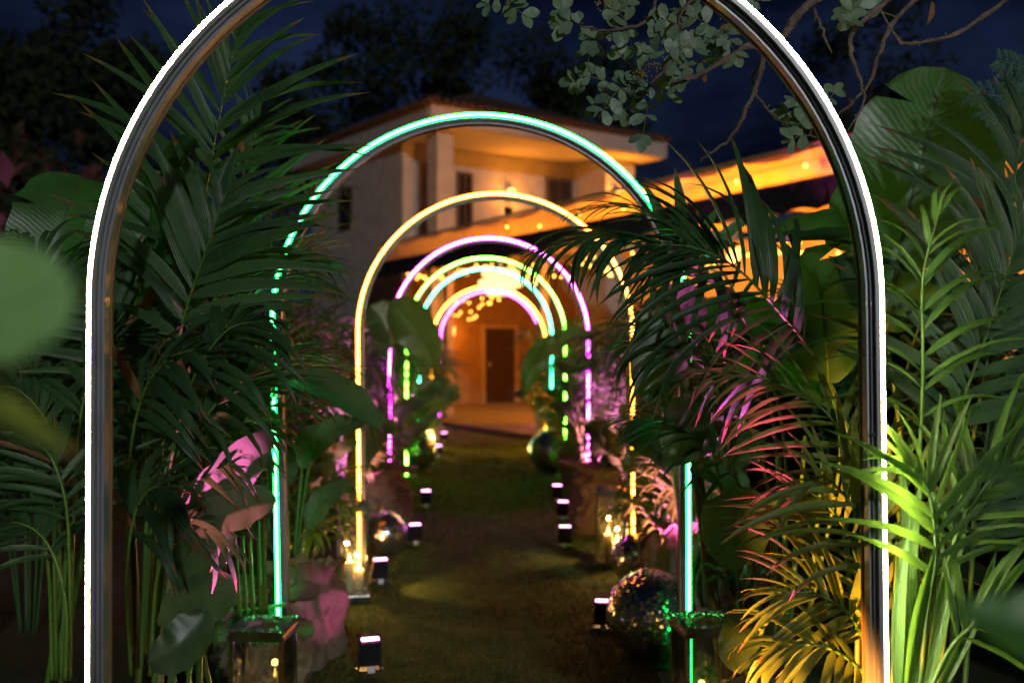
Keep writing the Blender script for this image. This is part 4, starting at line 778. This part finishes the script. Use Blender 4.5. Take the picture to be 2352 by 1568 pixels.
sack("pink lit burlap sack behind the left lantern, right of the sea green post", (-.97, 5.25, 0), .155, .52, 1, (.0, 0), 1.1)
sack("shaded burlap sack behind the lantern, left of the sea green post", (-1.22, 5.05, 0), .22, .42, 2, (0, 0), 1.35)
sack("burlap sack fold at the bottom edge under the tall left palm", (-1.13, 3.32, 0), .17, .40, 3, (.1, 0), 1.3)
sack("orange lit burlap sack behind the second mirror ball on the right", (1.20, 6.15, 0), .15, .58, 4, (-.02, 0), 1.15)
sack("pale burlap sack in the lower right under the amber palm", (1.04, 3.35, 0), .22, .42, 5, (0, 0), 1.3)
sack("pink burlap sack below the magenta arch's right post", (1.08, 8.9, 0), .25, .60, 6, (-.05, 0), 1.3)
sack("dim pink burlap sack between the left mirror ball and the magenta post", (-1.05, 9.0, 0), .22, .55, 7, (.05, 0), 1.3)
sack("burlap sack around the sea green palm's canes", (-1.05, 4.62, 0), .16, .34, 8, (0, 0), 1.35)
sack("small burlap sack beside the lime arch's right post", (1.2, 12.2, 0), .24, .5, 9, (0, 0), 1.3)

# ------------------------------------------------------------------ lanterns with candles
def lantern(label, c, w, h, rot, seed, candles=2, lit=.35):
    t = thing("lantern", label, "lantern", c, "glass lanterns with crystal rims"); c = Vector(c); rr = random.Random(seed); Rm = Matrix.Rotation(rot, 3, 'Z'); L = lambda x, y, z: c + Rm @ Vector((x, y, z))
    a = w / 2
    for sx in (-1, 1):
        for sy in (-1, 1):
            m = MB(); m.box(L(sx * (a - .009), sy * (a - .009), h / 2), .018, .018, h - .06, Rm); m.build("corner_post", M_CHROME, t, False)
    m = MB(); m.box(L(0, 0, .015), w + .024, w + .024, .03, Rm); m.box(L(0, 0, .037), w + .004, w + .004, .014, Rm); m.build("base", M_CHROME, t, False)
    m = MB(); b = .045
    for z, q in ((h - .015, a), (h - .034, a + .006)):
        for s in (-1, 1): m.box(L(0, s * (q - b / 2), z), 2 * q, b, .018, Rm); m.box(L(s * (q - b / 2), 0, z), b, 2 * q - 2 * b - .001, .0178, Rm)
    m.build("top_rim", M_CHROME, t, False)
    bd = MB()
    for i in range(300):
        s = rr.randrange(4); x = rr.uniform(-a, a); y = a - rr.random() * b; X, Y = [(x, y), (x, -y), (y, x), (-y, x)][s]; r = rr.uniform(.0045, .0075); z = h - .004 + r * .6
        bd.lathe(L(X, Y, z), [(r * .2, -r), (r * .85, -r * .45), (r, .1 * r), (r * .6, r * .75), (r * .1, r)], 6)
    bo = bd.build("crystal_beads", M_BEAD, t, False); bo['kind'] = 'stuff'
    for k, (x, y, sx, sy) in enumerate(((0, -a + .009, w - .036, .003), (0, a - .009, w - .036, .003), (-a + .009, 0, .003, w - .036), (a - .009, 0, .003, w - .036))):
        m = MB(); m.box(L(x, y, h / 2), sx, sy, h - .1, Rm); m.build("glass_pane", M_GLASS, t, False)
    out_ = []
    for k in range(candles):
        hh = [.20, .13, .26][k]; x, y = [(-.02, -.03), (.045, .03), (-.04, .05)][k]; p = L(x, y, .046)
        q = thing("candle", f"{('taller','shorter','tallest')[k]} pillar candle inside the {label.split(',')[0]}", "candle", p, "candles in the lanterns")
        m = MB(); m.lathe(p, [(.034, 0), (.035, .004), (.035, hh - .004), (.031, hh), (.012, hh - .006)], 16); m.build("wax", M_WAX, q)
        m = MB(); m.tube([p + UP * (hh - .008), p + UP * (hh + .012)], .0015, 4); m.build("wick", M_BLACK, q)
        m = MB(); m.lathe(p + UP * (hh + .01), [(.001, -.004), (.006, .004), (.0075, .013), (.004, .028), (.0006, .042)], 8); m.build("flame", M_FLAME, q)
        lamp("candle_light", 'POINT', p + UP * (hh + .07), lit, (1, .48, .12), q, .015)
    return t
lantern("glass lantern by the sea green arch's left post, cut by the bottom edge", (-.90, 3.98, 0), .215, .545, rad(-4), 1, 2, .5)
lantern("glass lantern with orange glow by the amber arch's left post", (-.90, 6.55, 0), .20, .62, rad(12), 2, 2, 10.0)
lantern("glass lantern by the sea green arch's right post, cut by the bottom edge", (.86, 3.98, 0), .215, .56, rad(6), 3, 2, .6)
lantern("dim glass lantern by the amber arch's right post, behind mirror balls", (.92, 7.5, 0), .22, .58, rad(-8), 4, 2, 9)
lantern("far glass lantern by the turquoise arch's left post", (-.90, 15.3, 0), .24, .62, rad(5), 5, 2, 12)
lantern("far glass lantern by the turquoise arch's right post", (.83, 14.9, 0), .24, .62, rad(-5), 6, 2, 12)

# ------------------------------------------------------------------ mirror balls
def ball(label, c, r, seed, rows=36):
    c = Vector(c); t = thing("mirror_ball", label, "mirror ball", (c.x, c.y, 0), "mirror balls on the grass"); rr = random.Random(seed); m = MB()
    prof = [(max(.002, r * .985 * math.sin(math.pi * i / 20)), -r * .985 * math.cos(math.pi * i / 20)) for i in range(21)]; m.lathe(c, prof, 32); m.build("core", M_CORE, t)
    q = MB(); tilt = Matrix.Rotation(rad(rr.uniform(-12, 12)), 3, 'Y') @ Matrix.Rotation(rad(rr.uniform(-10, 10)), 3, 'X')
    for i in range(rows):
        th = math.pi * (i + .5) / rows; n = max(4, int(2 * rows * math.sin(th))); h = math.pi * r / rows * .40
        for j in range(n):
            ph = 2 * math.pi * j / n; N = tilt @ Vector((math.sin(th) * math.cos(ph), math.sin(th) * math.sin(ph), math.cos(th))); E = tilt @ Vector((-math.sin(ph), math.cos(ph), 0)); V = N.cross(E)
            w = math.pi * r * math.sin(th) / n * .80; jN = N + E * rr.gauss(0, .1) + V * rr.gauss(0, .1); jN.normalize(); E2 = (E - jN * E.dot(jN)).normalized(); V2 = jN.cross(E2); p = c + N * r
            q.add([p - E2 * w - V2 * h, p + E2 * w - V2 * h, p + E2 * w + V2 * h, p - E2 * w + V2 * h], [(0, 1, 2, 3)])
    o = q.build("mirror_tiles", M_MIRROR, t, False); o['kind'] = 'stuff'
    a = tilt @ Vector((0, 0, 1)); m = MB(); m.tube([c + a * (r * .97), c + a * (r + .015)], .022, 10); m.tube([c + a * (r + .02) + Vector((.014 * math.cos(x), 0, .014 * math.sin(x) + .01)) for x in [i * .7 for i in range(10)]], .0025, 5); m.build("hanging_cap", M_CHROME, t)
ball("largest mirror ball, right of the path beside the sea green post", (.855, 5.25, .236), .236, 1, 40)
ball("second mirror ball on the right with amber reflections, just behind the largest", (1.02, 6.9, .175), .175, 2, 32)
ball("mirror ball beside the orange lantern on the left of the path", (-.816, 7.8, .178), .178, 3, 32)
ball("far mirror ball behind the lime arch's right post", (.80, 13.0, .285), .285, 4, 30)
ball("far mirror ball by the lime arch's left post", (-.95, 13.3, .25), .25, 5, 30)

# ------------------------------------------------------------------ floor spotlights
def uplight(label, c, yaw, pitch, e, target, col=(1, .13, .62), lens=None, angle=70):
    t = thing("floor_spotlight", label, "spotlight", c, "small black floor spotlights"); c = Vector(c)
    Mr = Matrix.Rotation(yaw, 3, 'Z') @ Matrix.Rotation(pitch, 3, 'X'); hc = c + Vector((0, 0, .105)); L = lambda x, y, z: hc + Mr @ Vector((x, y, z))
    m = MB(); m.box(L(0, 0, 0), .10, .075, .13, Mr)
    for i in range(5): m.box(L(0, .0405, -.045 + i * .018), .09, .006, .006, Mr)
    m.build("body", M_BLACK, t, False)
    m = MB(); m.box(L(0, 0, .067), .088, .026, .004, Mr); m.build("lens", lens or M_PINKLENS, t, False)
    m = MB(); Mz = Matrix.Rotation(yaw, 3, 'Z')
    for s in (-1, 1): m.box(c + Mz @ Vector((s * .056, 0, .06)), .006, .03, .10, Mz)
    m.box(c + Vector((0, 0, .012)), .13, .08, .010, Mz); m.build("bracket", M_BLACK, t, False)
    m = MB(); m.box(c + Mz @ Vector((.0, -.046, .024)) , .036, .002, .034, Mz); m.build("sticker", M_STICK, t, False)
    if e: lamp("spot_light", 'SPOT', L(0, 0, .085), e, col, t, .03, target, angle, .5)
PINK = (1, .10, .58)
UL = [((-.60, 5.0), 18, 16, (-.88, 5.2, .30), 3.0, "floor spotlight at the left path edge nearest the camera, lighting the sack pink"),
      ((-.75, 6.86), 14, 14, (-1.1, 6.5, .7), 500, "floor spotlight in front of the orange lantern's mirror ball"),
      ((-.61, 8.2), 14, 12, (-1.4, 8.6, 1.0), 1500, "third floor spotlight from the camera along the left edge"),
      ((-.64, 10.1), 10, 10, (-1.4, 10.6, 1.0), 1500, "fourth floor spotlight along the left edge, near the magenta post"),
      ((-.74, 14.7), 0, 10, (-1.4, 14.9, 1.0), 1500, "fifth floor spotlight along the left edge, by the far lantern"),
      ((-.76, 16.9), 0, 10, (-1.4, 17.1, 1.0), 1500, "farthest floor spotlight along the left edge"),
      ((.66, 5.74), -8, 10, (1.25, 5.9, .9), 500, "floor spotlight beside the largest mirror ball"),
      ((.62, 8.1), -6, 8, (1.4, 8.2, 1.0), 1500, "second floor spotlight along the right edge, with bright pink lens"),
      ((.70, 9.4), -6, 8, (1.4, 9.5, 1.1), 1500, "third floor spotlight along the right edge"),
      ((.72, 10.5), -6, 8, (1.4, 11.0, 1.1), 1500, "farthest floor spotlight along the right edge, before the lime ball")]
for (x, y), yw, pt, tg, e, lab in UL: uplight(lab, (x, y, .018), rad(yw), rad(pt), e, tg, angle=75 if e < 100 else 52)
uplight("added pink floor spotlight out of view before the white arch's right post", (.62, 1.9, .0), 0, 0, 2400, (.78, 3.0, 1.34), (.95, .07, .72), None, 12)  # unseen fixture added to turn the mid-right fronds pink
uplight("added amber floor spotlight out of view before the white arch, aimed at the low palm", (.05, 1.9, .0), 0, 0, 1000, (.97, 2.85, .74), (1, .36, .05), M_AMBERLENS, 30)  # unseen fixture added to turn the low palm amber
uplight("added pink floor spotlight out of view before the left lantern, aimed up at the strelitzia", (-.50, 2.45, .0), 0, 0, 1100, (-.80, 3.0, 1.22), PINK, None, 13)  # unseen fixture added to turn the left strelitzia leaf pink

# ------------------------------------------------------------------ plant rows between the further arches
def row_palm(label, x, y, n, h, spread, seed, kind="palm"):
    rr = random.Random(seed); t = thing("palm", label, "palm", (x, y, 0), "palms of the far plant rows"); sx = 1 if x > 0 else -1
    for i in range(n):
        a = 2 * math.pi * i / n + rr.uniform(-.3, .3); dx, dy = math.cos(a), math.sin(a)
        q = spread * rr.uniform(.7, 1.1); hh = h * rr.uniform(.7, 1.1)
        if dx * sx < 0: q *= .75
        b = Vector((x + dx * .04, y + dy * .04, .1)); p1 = Vector((x + dx * q * .18, y + dy * q * .18, hh * .55)); p2 = Vector((x + dx * q * .5, y + dy * q * .5, hh * .95)); p3 = Vector((x + dx * q, y + dy * q, hh * rr.uniform(.8, 1.0)))
        frond(t, [b, p1, p2, p3], 15, .36, UP + Vector((-dx, -dy, 0)) * .4, (.6, 1.6), .38, 60, 20, 1.1, kind, False, seed=seed * 50 + i, r0=.009)
def row_strel(label, x, y, n, h, seed):
    rr = random.Random(seed); t = thing("strelitzia", label, "strelitzia", (x, y, 0), "strelitzias of the far plant rows"); sx = 1 if x > 0 else -1
    for i in range(n):
        a = rr.uniform(0, 6.28); dx, dy = math.cos(a), math.sin(a); hh = h * rr.uniform(.45, 1.0); q = rr.uniform(.12, .3)
        if dx * sx < 0: q *= .6
        b = Vector((x, y, .1)); s0 = Vector((x + dx * q * .6, y + dy * q * .6, hh * .7)); s1 = s0 + Vector((dx * .12, dy * .12, .16)); s2 = s1 + Vector((dx * .2, dy * .2, rr.uniform(-.05, .14))); stem(t, [b, b.lerp(s0, .5) + Vector((0, 0, .08)), s0], .011, .007)
        blade(t, [s0, s1, s2], rr.uniform(.13, .22), Vector((-dx * .6 - sx * .4, -dy * .3 - .7, .6)), .2, .05, "leaf", M_STREL, 'banana', seed * 9 + i, True, 16, 3)
SEQ = [a[0] for a in ARCH]
for k in range(1, 7):
    y0, y1 = AD[k], AD[k + 1]
    for sd, sx in (("left", -1), ("right", 1)):
        g_ = f"{sd} of the path between the {SEQ[k]} and {SEQ[k + 1]} arches"; ym = (y0 + y1) / 2; o = 2 * k + (sx > 0); dx_ = -.06 * max(0, k - 2)
        row_palm(f"leafy palm {g_}", sx * (1.32 + dx_), ym - .1, 13, 1.85, .85, 400 + o)
        row_palm(f"leafy palm standing right against the {SEQ[k + 1]} arch's {sd} post", sx * (1.32 + dx_), y1 - .35, 12, 1.55, .62, 440 + o)
        row_strel(f"broad leaved strelitzia {g_}", sx * (1.12 + dx_), y0 + .62 + .2 * (k % 2), 9, 1.45, 500 + o)
        row_strel(f"broad leaved strelitzia in front of the {SEQ[k + 1]} arch's {sd} post", sx * (1.24 + dx_), y1 - .75, 7, 1.15, 560 + o)
        if k <= 4: row_palm(f"low yellow green palm {g_}", sx * (1.14 + dx_), y1 - 1.1, 9, .85, .5, 600 + o, "light")
row_palm("tall orange lit palm behind the sea green arch's left shoulder", -1.62, 7.55, 11, 3.0, 1.0, 700)
row_palm("tall dark palm behind the right banana leaves", 1.95, 5.2, 10, 2.2, .9, 701)
row_palm("tall dark palm behind the left banana plant", -2.5, 5.4, 10, 2.1, .9, 702)
row_palm("dark palm at the far right behind the bright one", 2.35, 4.0, 10, 2.0, .9, 703)
row_palm("dark palm low at the left edge behind the drooping one", -2.5, 4.2, 10, 1.6, .9, 704)
bplant("banana_plant", "banana plant with big dark leaf facing the camera left of the far door", "banana plant", (-1.0, 9.4, 0), [
    ([Wp(900, 690, 9.2), Wp(945, 735, 9.15), Wp(980, 790, 9.1), Wp(1005, 850, 9.1)], px(105, 9.2), (-.3, -1, .0), dict(fold=.25, wave=.05, shape='lance')),
    ([Wp(900, 800, 9.3), Wp(880, 740, 9.3), Wp(850, 700, 9.3)], px(90, 9.3), (.3, -.9, .2), dict(fold=.3))], "banana plants")
bplant("banana_plant", "banana plant with dark hanging leaf right of the far door", "banana plant", (1.05, 9.6, 0), [
    ([Wp(1275, 770, 9.6), Wp(1240, 810, 9.6), Wp(1215, 860, 9.6), Wp(1200, 910, 9.6)], px(58, 9.6), (.3, -1, .0), dict(fold=.3, wave=.04, shape='lance')),
    ([Wp(1280, 800, 8.9), Wp(1320, 775, 8.9), Wp(1360, 775, 8.9)], px(55, 8.9), (-.4, -.6, .7), dict(fold=.4)),
    ([Wp(1370, 830, 8.9), Wp(1320, 845, 8.9), Wp(1275, 830, 8.9)], px(60, 8.9), (-.4, -.6, .6), dict(fold=.3))], "banana plants")
